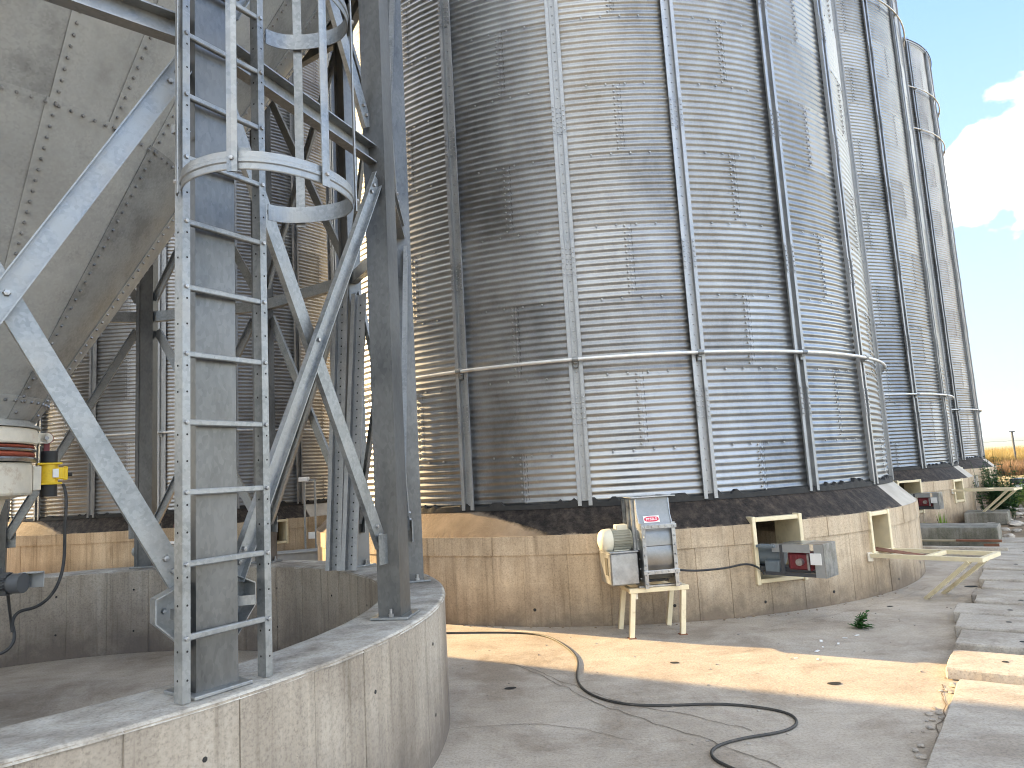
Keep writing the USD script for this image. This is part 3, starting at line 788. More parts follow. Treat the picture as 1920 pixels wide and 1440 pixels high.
hs = spline([(x, y, 0) for x, y in HOOP], 6)
for q in range(4):
    z = 2.89 - RING_Z + q * .865
    tg = np.gradient(hs, axis=0); tg /= np.linalg.norm(tg, axis=1, keepdims=True)
    nr = np.c_[tg[:, 1], -tg[:, 0], tg[:, 2] * 0]
    nr *= np.sign((nr * (hs - [.07, .2, 0])).sum(1, keepdims=True))
    rows_ = []
    for off, dz in ((0, -.038), (.002, -.034), (.002, -.012), (.007, -.007), (.007, .007), (.002, .012), (.002, .034), (0, .038), (-.004, .038), (-.004, -.038), (0, -.038)):
        p = hs + nr * off
        rows_.append(np.array([lp(x, y, z + dz) for x, y, _ in p]))
    h_ = part('cage_hoop', grid(np.stack(rows_, 1)), 'galvanised', lad)
strap_at = [0, 3.6, 7.2, 10.2, 13.5]
sb, sn = [], []
for u in strap_at:
    i = int(u * 6)
    p = hs[i]; t2 = hs[i + 1] - hs[i]; t2 /= np.linalg.norm(t2); n2 = np.array([t2[1], -t2[0], 0])
    if np.dot(n2, p - [.07, .2, 0]) < 0: n2 = -n2
    T = LT * t2[0] + LN * t2[1]; N = LT * n2[0] + LN * n2[1]
    base = lp(p[0], p[1], 0) + N * .012
    prof = [(-.020, 0), (.020, 0), (.020, .005), (.0, .009), (-.020, .005)]
    m = trimesh.creation.extrude_polygon(Polygon(prof), LH - 2.03, engine='earcut')
    ax = frame(T, N, [0, 0, 1]) if np.dot(np.cross(T, N), [0, 0, 1]) > 0 else frame(-T, N, [0, 0, 1])
    part('cage_strap', xf(tm(m), ax, base + [0, 0, 2.03 - .045]), 'galvanised', lad)
    for q in range(4):
        sb.append(base + N * .007 + np.array([0, 0, 2.89 - RING_Z + q * .865])); sn.append(N)
part('strap_bolts', bolts(sb, sn, .011, .010), 'bolt_steel', lad, kind='stuff')
# stand-off brackets to the leg
for z in (.30, 2.30, 4.3):
    part('bracket', beam(lp(-.18, -.045, z), lp(-.18, -.12, z), angle(.04, .04, .004), [0, 0, 1.0]), 'galvanised', lad)
    part('bracket', beam(lp(.16, -.045, z), lp(.07, -.13, z), angle(.04, .04, .004), [0, 0, 1.0]), 'galvanised', lad)

# ------------------------------------------------------------------ loose steel profiles leaning inside the ring
def lean(foot, topp, label):
    foot, topp = np.array(foot), np.array(topp)
    d = topp - foot; L = np.linalg.norm(d); d /= L
    side = unit(np.array([1.0, -.25, 0])); side = unit(side - d * np.dot(side, d)); nrm = np.cross(d, side)
    if nrm[1] > 0: side = -side; nrm = np.cross(d, side)
    m = trimesh.creation.extrude_polygon(Polygon(hat(.085, .055, .03, .005)), L, engine='earcut')
    Rm = frame(side, np.cross(d, side), d)
    t = thing('steel_profile', label, 'steel profile', foot, group='loose steel profiles')
    part('profile', xf(tm(m), Rm), 'stiffener_steel', t)
    n = Rm[:, 1]
    hp = [d * x + n * .0055 for x in np.arange(.05, L - .03, .079)]
    part('holes', bolts(hp, [n] * len(hp), .008, .001), 'bare_dark', t, kind='stuff')
lean((-1.70, 6.66, RING_Z + .004), (-1.60, 6.86, 3.72), 'taller left one of two loose perforated steel profiles leaning inside the round wall')
lean((-1.55, 6.62, RING_Z + .004), (-1.42, 6.80, 3.45), 'shorter right one of two loose perforated steel profiles leaning inside the round wall')

# ------------------------------------------------------------------ slide gate under the hopper outlet
EX = np.array([.776, .631, 0]); EY = np.array([-.631, .776, 0])      # EX: to the right as seen from the camera
gate = thing('slide_gate', 'cream slide gate with red seals bolted under the hopper outlet', 'slide gate', (*RING_C, 0))
part('top_flange', lathe([(.40, 2.140), (.575, 2.140), (.580, 2.130), (.580, 2.045), (.57, 2.035), (.40, 2.035)], 48), 'cream_white', gate, smooth=30)
part('seal', lathe([(.5, 2.030), (.556, 2.028), (.566, 2.018), (.556, 2.006), (.5, 2.004)], 48), 'red_rubber', gate, smooth=60)
part('seal', lathe([(.5, 1.984), (.556, 1.982), (.570, 1.965), (.556, 1.946), (.5, 1.944)], 48), 'red_rubber', gate, smooth=60)
part('clamp_band', lathe([(.5, 2.004), (.570, 2.003), (.574, 1.995), (.570, 1.985), (.5, 1.984)], 48), 'sheet_metal', gate, smooth=30)
part('clamp_band', lathe([(.5, 1.944), (.580, 1.943), (.584, 1.932), (.580, 1.914), (.5, 1.912)], 48), 'sheet_metal', gate, smooth=30)
part('gate_body', lathe([(.40, 1.908), (.548, 1.905), (.555, 1.895), (.555, 1.70), (.545, 1.685), (.40, 1.66), (.36, 1.52), (.30, 1.30), (.30, 1.20)], 40), 'cream_white', gate, smooth=30)
lug = [rbox(EX * .60 + np.array([0, 0, 2.09]), (.09, .03, .078), frame(EX, EY, [0, 0, 1]), .004), xf(tm(trimesh.creation.cylinder(.039, .03, sections=24)), frame(EX, [0, 0, 1], -EY), EX * .635 + np.array([0, 0, 2.09]))]
part('hinge_lug', cat(lug), 'cream_white', gate)
part('hinge_pin', xf(tm(trimesh.creation.cylinder(.014, .06, sections=12)), frame(EX, [0, 0, 1], -EY), EX * .635 + np.array([0, 0, 2.09])), 'bolt_steel', gate)
part('hinge_arm', cat([rbox(EX * .640 + EY * .028 + np.array([0, 0, 2.02]), (.038, .022, .16), frame(EX, EY, [0, 0, 1]), .004), xf(tm(trimesh.creation.cylinder(.043, .02, sections=24)), frame(EX, [0, 0, 1], -EY), EX * .640 + EY * .028 + np.array([0, 0, 2.09]))]), 'red_paint', gate)
part('side_plate', rbox(EX * .575 - EY * .02 + np.array([0, 0, 1.80]), (.05, .14, .17), frame(EX, EY, [0, 0, 1]), .004), 'cream_white', gate)
bx = thing('switch_box', 'yellow limit switch box with black end caps on the cream slide gate', 'switch box', (*(RING_C + EX[:2] * .655), 1.83))
Rg = frame(EX, EY, [0, 0, 1])
part('housing', xf(tm(trimesh.creation.cylinder(.058, .13, sections=24)), None, (0, 0, 0)), 'yellow_paint', bx, smooth=40)
for z in (-.072, .072):
    part('flange', rbox((0, 0, z), (.155, .13, .014), Rg, .004), 'yellow_paint', bx)
for z in (-.122, .122):
    part('end_cap', xf(tm(trimesh.creation.cylinder(.054, .085, sections=24)), None, (0, 0, z)), 'black_rubber', bx, smooth=40)
part('cover', rbox(EX * .062 - EY * .035 + np.array([0, 0, 0]), (.055, .045, .085), Rg, .006), 'yellow_paint', bx)
part('nameplate', rbox(EX * .036 - EY * .060 + np.array([0, 0, .002]), (.038, .005, .062), Rg, .001), 'white_label', bx)
part('socket', rbox(EX * .100 - EY * .02, (.03, .045, .10), Rg, .006), 'yellow_paint', bx)
part('cable_gland', xf(tm(trimesh.creation.cylinder(.014, .05, sections=12)), frame([0, 0, 1], EY, EX), EX * .118 - EY * .02 + np.array([0, 0, -.01])), 'black_rubber', bx)
def at_px(px, py, y):
    d = (px - 960) / FOCAL * cam_r - (py - 720) / FOCAL * cam_u + fwd
    return d * (y / d[1]) + np.array([0, 0, EYE])
c1 = [at_px(px, py, y) for px, py, y in ((118, 908, 5.02), (124, 935, 5.0), (122, 980, 4.98), (121, 1030, 4.98), (114, 1080, 4.95), (90, 1122, 4.9), (58, 1141, 4.86), (35, 1148, 4.83), (24, 1163, 4.8), (27, 1190, 4.78), (20, 1212, 4.75), (0, 1226, 4.72), (-40, 1225, 4.7))]
obj('switch_cable', tube(spline(c1, 8), .0105, 8), 'black_rubber', 'thick black cable drooping from the yellow switch box', 'cable', smooth=True)
c2 = [at_px(px, py, y) for px, py, y in ((14, 1108, 4.62), (17, 1135, 4.66), (20, 1160, 4.76), (23, 1185, 4.77))]
obj('motor_cable', tube(spline(c2, 8), .009, 8), 'black_rubber', 'short black cable hanging straight down from the finned motor', 'cable', smooth=True)
# conveyor under the gate with its finned motor
ct = thing('chain_conveyor', 'steel conveyor trough under the slide gate at the left edge', 'conveyor', (*RING_C, 0))
part('trough', cat([rbox((-.65, .45, .78), (1.0, .44, .42), None, .01), rbox((-.65, .45, 1.0), (1.06, .52, .02), None, .004)]), 'zinc_grey', ct)
for x in (-1.0, -.3):
    part('foot', cat([rbox((x, .45, .29), (.06, .40, .57), None, .004)]), 'zinc_grey', ct)
mp = at_px(-5, 1096, 4.60)
mo = thing('gear_motor', 'dark finned electric motor with a grey bracket, at the left edge inside the ring', 'motor', mp)
part('stator', cat([xf(tm(trimesh.creation.cylinder(.052, .26, sections=24)), frame([0, 0, 1], [0, 1, 0], [-1, 0, 0]), (-.03, 0, 0))] + [rbox((-.03, .062 * math.cos(q), .062 * math.sin(q)), (.22, .020 if abs(math.sin(q)) < .7 else .004, .004 if abs(math.sin(q)) < .7 else .020), None, .001) for q in np.arange(0, 2 * PI, PI / 10)]), 'dark_paint', mo, smooth=40)
part('fan_cover', xf(tm(trimesh.creation.cylinder(.062, .07, sections=24)), frame([0, 0, 1], [0, 1, 0], [-1, 0, 0]), (.13, 0, 0)), 'dark_paint', mo, smooth=40)
part('terminal_box', rbox((-.04, -.02, .075), (.11, .09, .05), None, .006), 'dark_paint', mo)
part('bracket', cat([rbox((.17, .06, .055), (.14, .05, .008), None, .002), rbox((.17, .085, .01), (.14, .006, .10), None, .002), rbox((-.35, .08, -.03), (.7, .05, .05), None, .004)]), 'zinc_grey', mo)

# ------------------------------------------------------------------ things between the tower and the shaded silo
rail = thing('lamp_stand', 'slim steel stand with a white lamp box on top, behind the tower', 'lamp stand', (-4.13, 14.3, 0))
for x in (-.105, .105):
    part('post', rbox((x, 0, .86), (.035, .035, 1.72), None, .003), 'galvanised', rail)
part('crossbar', rbox((0, 0, 1.735), (.26, .04, .03), None, .003), 'galvanised', rail)
part('lamp_box', rbox((-.10, -.03, 1.76), (.19, .12, .09), None, .008), 'white_label', rail)
part('notice', rbox((.03, -.03, .66), (.13, .008, .13), None, .001), 'white_label', rail)
tr = thing('discharge_trough', 'grey steel conveyor trough lying low behind the round wall', 'conveyor', (-4.2, 13.2, 0), math.radians(14))
part('trough', cat([rbox((0, 0, .33), (3.6, .42, .24), None, .01), rbox((0, 0, .46), (3.66, .5, .02), None, .003)]), 'zinc_grey', tr)
for x in (-1.5, 0, 1.5): part('foot', rbox((x, 0, .105), (.06, .36, .21), None, .004), 'zinc_grey', tr)
gd = thing('unloading_drive', 'grey drive box with a red disc, red handwheel and blue-grey motor behind the diagonal brace', 'conveyor drive', (-6.55, 13.55, 0))
part('box', rbox((0, 0, .49), (.62, .42, .44), None, .012), 'zinc_grey', gd)
part('lid', rbox((0, 0, .725), (.66, .46, .022), None, .003), 'white_label', gd)
part('stand', cat([rbox((x, 0, .135), (.05, .36, .268), None, .004) for x in (-.26, .26)]), 'cream_paint', gd)
part('disc', lathe([(.001, .05), (.05, .045), (.085, .02), (.09, 0)], 24), 'bright_red', gd, smooth=60)
UsdGeom.Xformable(stage.GetPrimAtPath(str(gd.GetPath()) + '/disc')).AddTransformOp().Set(Gf.Matrix4d(1, 0, 0, 0, 0, 0, 1, 0, 0, -1, 0, 0, .22, -.212, .52, 1))
hwv = [(.20 + .09 * math.cos(q), -.05, 1.03 + .09 * math.sin(q)) for q in np.linspace(0, 2 * PI, 25)[:-1]]
part('handwheel', cat([tube(hwv, .011, 6, True)] + [tube([(.20, -.05, 1.03), (.20 + .09 * math.cos(q), -.05, 1.03 + .09 * math.sin(q))], .008, 6) for q in (0, PI / 2, PI, 3 * PI / 2)] + [tube([(.20, -.05, .73), (.20, -.05, 1.03)], .012, 6)]), 'red_paint', gd)
part('lever', tube([(-.16, -.1, .73), (-.18, -.1, .95)], .016, 8), 'red_paint', gd)
part('motor', cat([xf(tm(trimesh.creation.capsule(height=.30, radius=.105)), frame([0, 0, 1], [0, 1, 0], [-1, 0, 0]), (-.42, -.05, .60))]), 'slate_motor', gd, smooth=40)

# ------------------------------------------------------------------ blower on its stand
bl_at = np.array([1.305, 7.40, 0]); bl_rot = math.radians(6)
stand = thing('blower_stand', 'cream steel stand with splayed legs under the silver blower', 'stand', bl_at, bl_rot)
TZ = .455
for y in (-.18, .18):
    part('top_bar', rbox((0, y, TZ - .02), (.60, .045, .045), None, .004), 'cream_paint', stand)
for x in (-.275, .275):
    part('side_bar', rbox((x, 0, TZ - .022), (.045, .31, .04), None, .004), 'cream_paint', stand)
for x in (-.262, .245):
    for y in (-.18, .18):
        part('leg', beam((x, y, TZ - .045), (x - .055, y + (-.05 if y < 0 else .03), .004), rect(.046, .046), [1, 0, 0]), 'cream_paint', stand)
for x in (-.317, .19):
    part('foot_plate', rbox((x, -.23, .004), (.075, .075, .008), None, .002), 'rust', stand)
part('leg_patch', rbox((-.235, -.16, TZ - .075), (.05, .02, .06), None, .003), 'cream_white', stand)
bl = thing('blower', 'silver centrifugal blower with a red oval sticker standing on the cream stand', 'blower', (*bl_at[:2], TZ + .005), bl_rot + math.radians(4))
W = .17
# scroll outline in (y, z): front is -y, outlet opens at the top
sc = [(.20, .0), (.24, .06), (.245, .50), (.215, .82), (.205, .86), (-.12, .86), (-.145, .70), (-.185, .60), (-.225, .50)]
arc = [(-.02 + .225 * math.cos(q), .30 + .25 * math.sin(q)) for q in np.linspace(PI * .88, PI * 1.42, 12)]
outline = sc + arc + [(.10, .0)]
def yz_plate(out, x0, x1):
    m = trimesh.creation.extrude_polygon(Polygon(out), x1 - x0, engine='earcut')
    v, f = tm(m)
    return np.c_[v[:, 2] + x0, v[:, 0], v[:, 1]], f
big_o = [(.25, -.0), (.275, .30), (.265, .62), (.235, .86), (-.14, .86), (-.165, .70), (-.21, .60), (-.255, .50), (-.262, .30), (-.235, .12), (-.20, -.0)]
for s in (-1, 1):
    x = s * W
    part('side_plate', yz_plate(big_o, x - .003, x + .003), 'sheet_metal', bl)
wrap = [(-.135, .86), (-.155, .70), (-.195, .60), (-.232, .50), (-.238, .40)] + arc + [(.12, .06), (.20, .12), (.245, .30), (.24, .60), (.21, .86)]
wp = np.array(wrap)
part('housing', grid(np.stack([np.c_[np.full(len(wp), -W + .003), wp], np.c_[np.full(len(wp), W - .003), wp]], 1)), 'housing_steel', bl, smooth=40)
# angle-iron frame at the front
for s in (-1, 1):
    part('frame_bar', cat([beam((s * (W + .004), -.268, 0), (s * (W + .004), -.268, .62), [(0, 0), (.038 * -s, 0), (.038 * -s, .004), (.004 * -s, .004), (.004 * -s, .06), (0, .06)] if s < 0 else [(0, 0), (0, .06), (-.004, .06), (-.004, .004), (-.038, .004), (-.038, 0)], [1, 0, 0])]), 'sheet_metal', bl)
part('cross_bar', rbox((0, -.274, .585), (2 * W + .03, .012, .042), None, .003), 'sheet_metal', bl)
part('cross_bar', rbox((0, -.274, .150), (2 * W + .03, .014, .040), None, .003), 'sheet_metal', bl)
part('base_bar', rbox((0, -.18, .010), (2 * W + .10, .05, .018), None, .003), 'sheet_metal', bl)
part('base_bar', rbox((0, .18, .010), (2 * W + .10, .05, .018), None, .003), 'sheet_metal', bl)
part('slot', rbox((-.02, -.196, .062), (.22, .01, .022), None, .002), 'bare_dark', bl)
fl = [rbox((0, y, .872), (2 * W + .13, .05, .010), None, .002) for y in (-.165, .235)] + [rbox((s * (W + .035), .035, .872), (.06, .35, .010), None, .002) for s in (-1, 1)]
part('outlet_flange', cat(fl), 'sheet_metal', bl)
part('outlet_mouth', cat([rbox((0, .035, .80), (2 * W - .02, .30, .008), None, .001)]), 'bare_dark', bl)
fb = [(s * (W - .012), -.282, z) for s in (-1, 1) for z in np.arange(.04, .60, .09)] + [(x, -.283, z) for z in (.585, .150) for x in np.arange(-.14, .15, .07)]
part('bolts', bolts(fb, [[0, -1, 0]] * len(fb), .009, .007), 'bolt_steel', bl, kind='stuff')
fb = [(-W - .003, y, z) for z in np.arange(.08, .84, .095) for y in (-.15, .22)]
part('bolts', bolts(fb, [[-1, 0, 0]] * len(fb), .008, .006), 'bolt_steel', bl, kind='stuff')
# side stiffening ribs
part('side_rib', cat([rbox((-W - .018, y, .60), (.030, .022, .50), None, .003) for y in (-.07, .08, .20)]), 'sheet_metal', bl)
part('side_rib', cat([rbox((W + .014, y, .45), (.024, .022, .80), None, .003) for y in (-.10, .10)]), 'sheet_metal', bl)
# sticker
th = math.atan2(.10, .04)
tilt = np.array([0, math.cos(th) * .04 / .04, 1])
n_s = unit(np.array([0, -.10, -.04 + .0]));
pa_, pb_ = np.array([0, -.195, .60]), np.array([0, -.155, .70])
upv = unit(pb_ - pa_); nrm = np.cross([1, 0, 0], upv); nrm = nrm if nrm[1] < 0 else -nrm
Rs = frame([1, 0, 0], upv, nrm)
def on_sticker(x, y, h): return (pa_ + upv * (.055 + y)) + np.array([x - .03, 0, 0]) + nrm * h
lab = part('sticker', xf(box((0, 0, 0), (.165, .068, .002)), Rs, on_sticker(0, 0, .003)), 'white_label', bl)
el = trimesh.creation.extrude_polygon(Polygon([(.076 * math.copysign(abs(math.cos(q)) ** .75, math.cos(q)), .0265 * math.copysign(abs(math.sin(q)) ** .75, math.sin(q))) for q in np.linspace(0, 2 * PI, 41)[:-1]]), .0015, engine='earcut')
part('oval', xf(tm(el), Rs, on_sticker(0, 0, .0045)), 'sticker_red', lab)
tx = meshkit.text_mesh('PTSILO', .024, .001, bold=True); tv, tf = tm(tx); tv[:, 0] -= (tv[:, 0].max() + tv[:, 0].min()) / 2; tv[:, 1] -= .012
tv[:, 0] *= .115 / (tv[:, 0].max() - tv[:, 0].min())
part('lettering', xf((tv, tf), Rs, on_sticker(0, 0, .0065)), 'white_label', lab)
# motor and its cabinet at the left side
mz = .46
Rx = frame([0, 0, 1], [0, 1, 0], [-1, 0, 0])
part('motor', cat([xf(tm(trimesh.creation.cylinder(.098, .21, sections=32)), Rx, (-W - .145, .0, mz))] + [rbox((-W - .145, .104 * math.cos(q), mz + .104 * math.sin(q)), (.18, .016 if abs(math.sin(q)) < .7 else .005, .005 if abs(math.sin(q)) < .7 else .016), None, .001) for q in np.arange(0, 2 * PI, PI / 12)]), 'motor_olive', bl, smooth=40)
cap = lathe([(.001, .115), (.05, .112), (.085, .098), (.108, .070), (.114, .03), (.114, -.01), (.098, -.01)], 32)
part('motor_cap', xf(cap, frame([0, 0, 1], [0, 1, 0], [-1, 0, 0]), (-W - .255, .0, mz)), 'motor_cream', bl, smooth=40)
part('terminal_box', rbox((-W - .13, -.0, mz + .115), (.12, .10, .07), None, .008), 'motor_cream', bl)
part('motor_foot', cat([rbox((-W - .16, y, mz - .105), (.16, .045, .02), None, .003) for y in (-.07, .07)]), 'motor_cream', bl)
cab = part('cabinet', cat([rbox((-W - .17, .0, .035 + .155), (.29, .36, .31), None, .012), rbox((-W - .17, 0, .352), (.30, .37, .015), None, .004)]), 'sheet_metal', bl)
part('cabinet_slot', rbox((-W - .316, -.05, .21), (.006, .09, .17), None, .002), 'bare_dark', cab)
obj('blower_cable', tube(spline([at_px(px, py, y) for px, py, y in ((1270, 1068, 7.32), (1300, 1070, 7.45), (1335, 1068, 7.62), (1375, 1062, 7.72), (1395, 1058, 7.74), (1412, 1060, 7.76), (1424, 1066, 7.76), (1432, 1076, 7.70))], 8), .011, 8), 'black_rubber', 'black cable along the concrete plinth from the blower to the nearer square opening', 'cable', smooth=True)

# ------------------------------------------------------------------ conveyor drive units poking out of the plinth openings
AX, BX = np.array([.707, -.707, 0]), np.array([.707, .707, 0])
def drive(at, label, first):
    d_ = thing('conveyor_drive', label, 'conveyor drive', at, group='conveyor drives in the plinth openings')
    Rd = frame(AX, BX, [0, 0, 1])
    L = .62
    def P(a, b, z): return AX * a + BX * b + np.array([0, 0, z])
    # origin: outer end, camera-side lower corner of the hood
    top = part('hood', cat([box(P(-.10, .15, .333), (.20, .302, .006), Rd), box(P(.0, .15, .165), (.006, .302, .33), Rd), box(P(-.07, .303, .165), (.14, .006, .33), Rd)] +
                           [beam(P(-.20, .15, .335), P(-.46, .15, .325), rect(.302, .006), BX)]), 'sheet_metal', d_)
    part('hood_side', xf(tm(trimesh.creation.extrude_polygon(Polygon([(-.62, .32), (-.62, .20), (-.16, .20), (-.13, .14), (-.12, .0), (-.004, .0), (-.004, .328), (-.20, .33)]), .005, engine='earcut')), frame(AX, [0, 0, 1], np.cross(AX, [0, 0, 1])), P(0, .004, 0)) if False else
         cat([box(P(-.34, .003, .285), (.40, .006, .085), Rd), box(P(-.05, .003, .165), (.10, .006, .325), Rd)]), 'zinc_grey', d_)
    part('frame', cat([box(P(-.33, .02, .02), (.62, .03, .035), Rd), box(P(-.33, .28, .02), (.62, .03, .035), Rd), box(P(-.44, .01, .17), (.03, .03, .30), Rd)]), 'dark_paint', d_)
    part('gearbox', cat([rbox(P(-.27, .12, .15), (.26, .16, .19), Rd, .02), rbox(P(-.27, .035, .15), (.20, .02, .15), Rd, .006)] + [rbox(P(-.36 + .03 * q, .028, .15), (.008, .02, .13), Rd, .002) for q in range(4)]), 'red_paint', d_)
    part('coupling', cat([xf(tm(trimesh.creation.cylinder(.035, .10, sections=18)), frame(AX, [0, 0, 1], -BX), P(-.25, .02, .15)), rbox(P(-.17, .012, .15), (.022, .02, .16), Rd, .002)]), 'bolt_steel', d_)
    part('nameplate', rbox(P(-.085, -.004, .185), (.115, .006, .115), Rd, .003), 'white_label', d_)
    part('motor', cat([xf(tm(trimesh.creation.cylinder(.10, .34, sections=28)), frame(BX, [0, 0, 1], AX), P(-.66, .15, .19)), rbox(P(-.60, .02, .30), (.20, .10, .03), Rd, .004), rbox(P(-.56, .06, .09), (.16, .10, .12), Rd, .01)]), 'slate_motor', d_, smooth=40)
    part('beam', rbox(P(-.62, .15, .06), (.9, .20, .05), Rd, .006), 'dark_paint', d_)
    return d_
E0 = np.array([3.00, 7.28, .43])
dr = drive(E0, 'grey hooded drive with a dark red gearbox in the opening right of the blower', True)
vv = np.array([*(VH * PITCH_ROW), 0])
copy_of(dr, E0 + vv, 'hooded conveyor drive in the first opening of the second silo', group='conveyor drives in the plinth openings')
copy_of(dr, E0 + 2 * vv, 'small far hooded conveyor drive on the plinth of the farthest silo', group='conveyor drives in the plinth openings')

# cream bracket frames
def bracket_frame(at, label):
    t = thing('bracket_frame', label, 'frame', at, group='cream bracket frames')
    z = .47
    N0, N1, F0, F1 = (np.array([x, y, 0]) - np.array([4.02, 8.44, 0]) for x, y in ((4.02, 8.44), (4.77, 7.64), (4.46, 8.78), (5.20, 8.02)))
    zz = np.array([0, 0, z])
    an = [(0, 0), (.045, 0), (.045, .006), (.006, .006), (.006, .045), (0, .045)]
    part('rail', beam(N0 + zz, N1 + zz, rect(.045, .045), [0, 0, 1]), 'cream_paint', t)
    part('rail', beam(F0 + zz, F1 + zz, rect(.045, .045), [0, 0, 1]), 'cream_paint', t)
    for q in (.52, 1.0):
        a_, b_ = N0 + (N1 - N0) * q, F0 + (F1 - F0) * q
        dd = unit(b_ - a_) * .024
        part('cross_bar', beam(a_ + zz + (dd if q < 1 else -dd), b_ + zz + (-dd if q < 1 else dd), rect(.043, .043), [0, 0, 1]), 'cream_paint', t)
    o = np.array([4.02, 8.44, 0])
    for (tx_, ty_), (fx, fy) in (((4.70, 7.72), (4.46, 8.20)), ((4.98, 7.86), (4.80, 8.44))):
        part('prop', beam(np.array([fx, fy, .004]) - o, np.array([tx_, ty_, z - .02]) - o, rect(.075, .035), np.array([.8, .6, 0])), 'cream_paint', t)
    part('wall_clamp', cat([rbox(N0 + zz + [-.01, .03, -.02], (.06, .06, .10), None, .006), rbox(F0 + zz + [-.01, .03, -.02], (.06, .06, .10), None, .006)]), 'cream_white', t)
    return t
bf = bracket_frame((4.02, 8.44, 0), 'cream steel bracket frame on two props under the second opening of the largest silo')
copy_of(bf, np.array([4.02, 8.44, .25]) + vv, 'far cream bracket frame standing out from the plinth of the second silo', group='cream bracket frames')
rp = np.array([4.28, 8.62, .495])
obj('rusty_sheet', cat([xf(tm(trimesh.creation.extrude_polygon(Polygon([(-.34, -.15), (.52, -.10), (.56, .0), (-.34, .16)]), .006, engine='earcut')), frame(AX, BX, [0, 0, 1]) @ np.array([[.995, 0, .1], [0, 1, 0], [-.1, 0, .995]]))]), 'rust', 'rusty steel plate sticking out of the second opening of the largest silo', 'steel plate', loc=rp)

# ------------------------------------------------------------------ concrete slabs along the right edge
slabs = [  # s0, s1, t0, top z, length, thickness
    (6.07, 6.66, -.80, .09, 3.0), (6.76, 7.30, -.80, .11, 3.0), (7.37, 7.97, -.86, .115, 3.0), (8.02, 8.52, -.93, .115, 3.0), (8.58, 9.00, -.80, .12, 3.0),
    (9.06, 9.46, -.86, .10, 3.0), (9.52, 10.02, -.80, .105, 3.0), (10.08, 10.86, -.86, .11, 3.0), (10.94, 11.70, -.88, .12, 3.0), (11.78, 12.40, -.86, .115, 3.0), (12.46, 13.05, -.88, .11, 3.0), (13.12, 13.9, -.86, .11, 3.0), (13.98, 14.7, -.88, .11, 3.0)]
SLAB_LABEL = ['nearest staggered concrete slab beside the sunlit strip, with one dark lifting hole', 'second concrete slab of the staggered row from the camera', 'third concrete slab of the staggered row, just right of the small green weed', 'fourth slab of the row, sticking out farthest to the left',
              'fifth slab of the row, set back behind the one sticking out', 'sixth slab of the row, a narrow low one', 'seventh slab of the row, with white debris on it', 'eighth slab of the row, with a dark front face', 'ninth slab of the row, beside the end of the cream frame',
              'tenth slab of the row, beyond the cream frame', 'eleventh slab of the row, before the rusty cover', 'twelfth slab of the row, right of the rusty cover', 'farthest slab of the staggered row']
g = np.random.default_rng(31)
def slab_mesh(w, l, h, seed):
    gg = np.random.default_rng(seed)
    m = m3.Manifold.hull_points(np.array(rbox((0, 0, 0), (l, w, h), None, .012)[0]))
    m = m.refine_to_length(.09)
    v, f = tm(m)
    nz = meshkit.fbm(v * 7 + seed * 3.1, 4, seed) - .5
    edge = np.minimum(np.minimum(l / 2 - np.abs(v[:, 0]), w / 2 - np.abs(v[:, 1])), .05) / .05
    v = v * (1 - (.012 * (1 - edge) * (meshkit.noise(v * 14 + seed, seed) + .3))[:, None] * np.array([1 / l, 1 / w, 1 / h]) * np.array([2, 2, .6]))
    v[:, 2] += nz * .006
    return v, f
for i, (s0, s1, t0, zt, L) in enumerate(slabs):
    t_ = thing('concrete_slab', SLAB_LABEL[i], 'slab', st_((s0 + s1) / 2, t0 + L / 2, 0), math.atan2(PH[1], PH[0]) + g.uniform(-.008, .008), group='staggered concrete slabs')
    part('slab', xf(slab_mesh(s1 - s0, L, zt - .006, i), None, (0, 0, zt / 2 + .003)), 'slab_concrete', t_, smooth=40)
    hs_ = [(-L / 2 + g.uniform(.35, .5), g.uniform(-.06, .06), zt + .001)]
    if i % 2: hs_.append((-L / 2 + g.uniform(.6, .75), g.uniform(-.06, .1), zt + .001))
    part('lifting_hole', bolts(hs_, [[0, 0, 1]] * len(hs_), .024, .003, 9), 'bare_dark', t_)
big_slab = thing('concrete_slab', 'large near concrete slab crossed by the sunlit strip at the right edge', 'slab', st_(4.05, .80, 0), math.atan2(PH[1], PH[0]), group='staggered concrete slabs')
part('slab', xf(slab_mesh(3.72, 3.0, .066, 50), None, (0, .0, .037)), 'slab_concrete', big_slab, smooth=40)

# ------------------------------------------------------------------ cable and small things on the yard
cab_pts = [(-2.6, 8.0), (-1.6, 7.96), (-.773, 7.80), (-.316, 7.70), (.123, 7.483), (.337, 7.026), (.428, 6.426), (.384, 5.947), (.452, 5.453), (.65, 5.213), (.965, 5.123), (1.284, 5.088), (1.532, 4.968), (1.654, 4.821), (1.641, 4.666), (1.536, 4.554), (1.337, 4.489), (1.141, 4.418), (1.015, 4.30), (1.008, 4.165), (1.044, 4.088), (1.2, 3.8), (1.5, 3.4)]
obj('ground_cable', tube(spline([(x, y, .0095) for x, y in cab_pts], 10), .009, 8), 'cable_dusty', 'long black cable snaking across the yard in the foreground', 'cable', smooth=True)
def crack(pts, w, seed):
    p = spline([(x, y, .004) for x, y in pts], 14)
    t = np.gradient(p, axis=0); t /= np.linalg.norm(t, axis=1, keepdims=True)
    n_ = np.c_[-t[:, 1], t[:, 0], t[:, 2] * 0]
    p = p + n_ * ((meshkit.fbm(p * 6, 4, seed) - .5) * .09)[:, None]
    ww = w * (.35 + 1.1 * meshkit.noise(p * 17, seed + 3))[:, None]
    return grid(np.stack([p - n_ * ww, p + n_ * ww], 1))
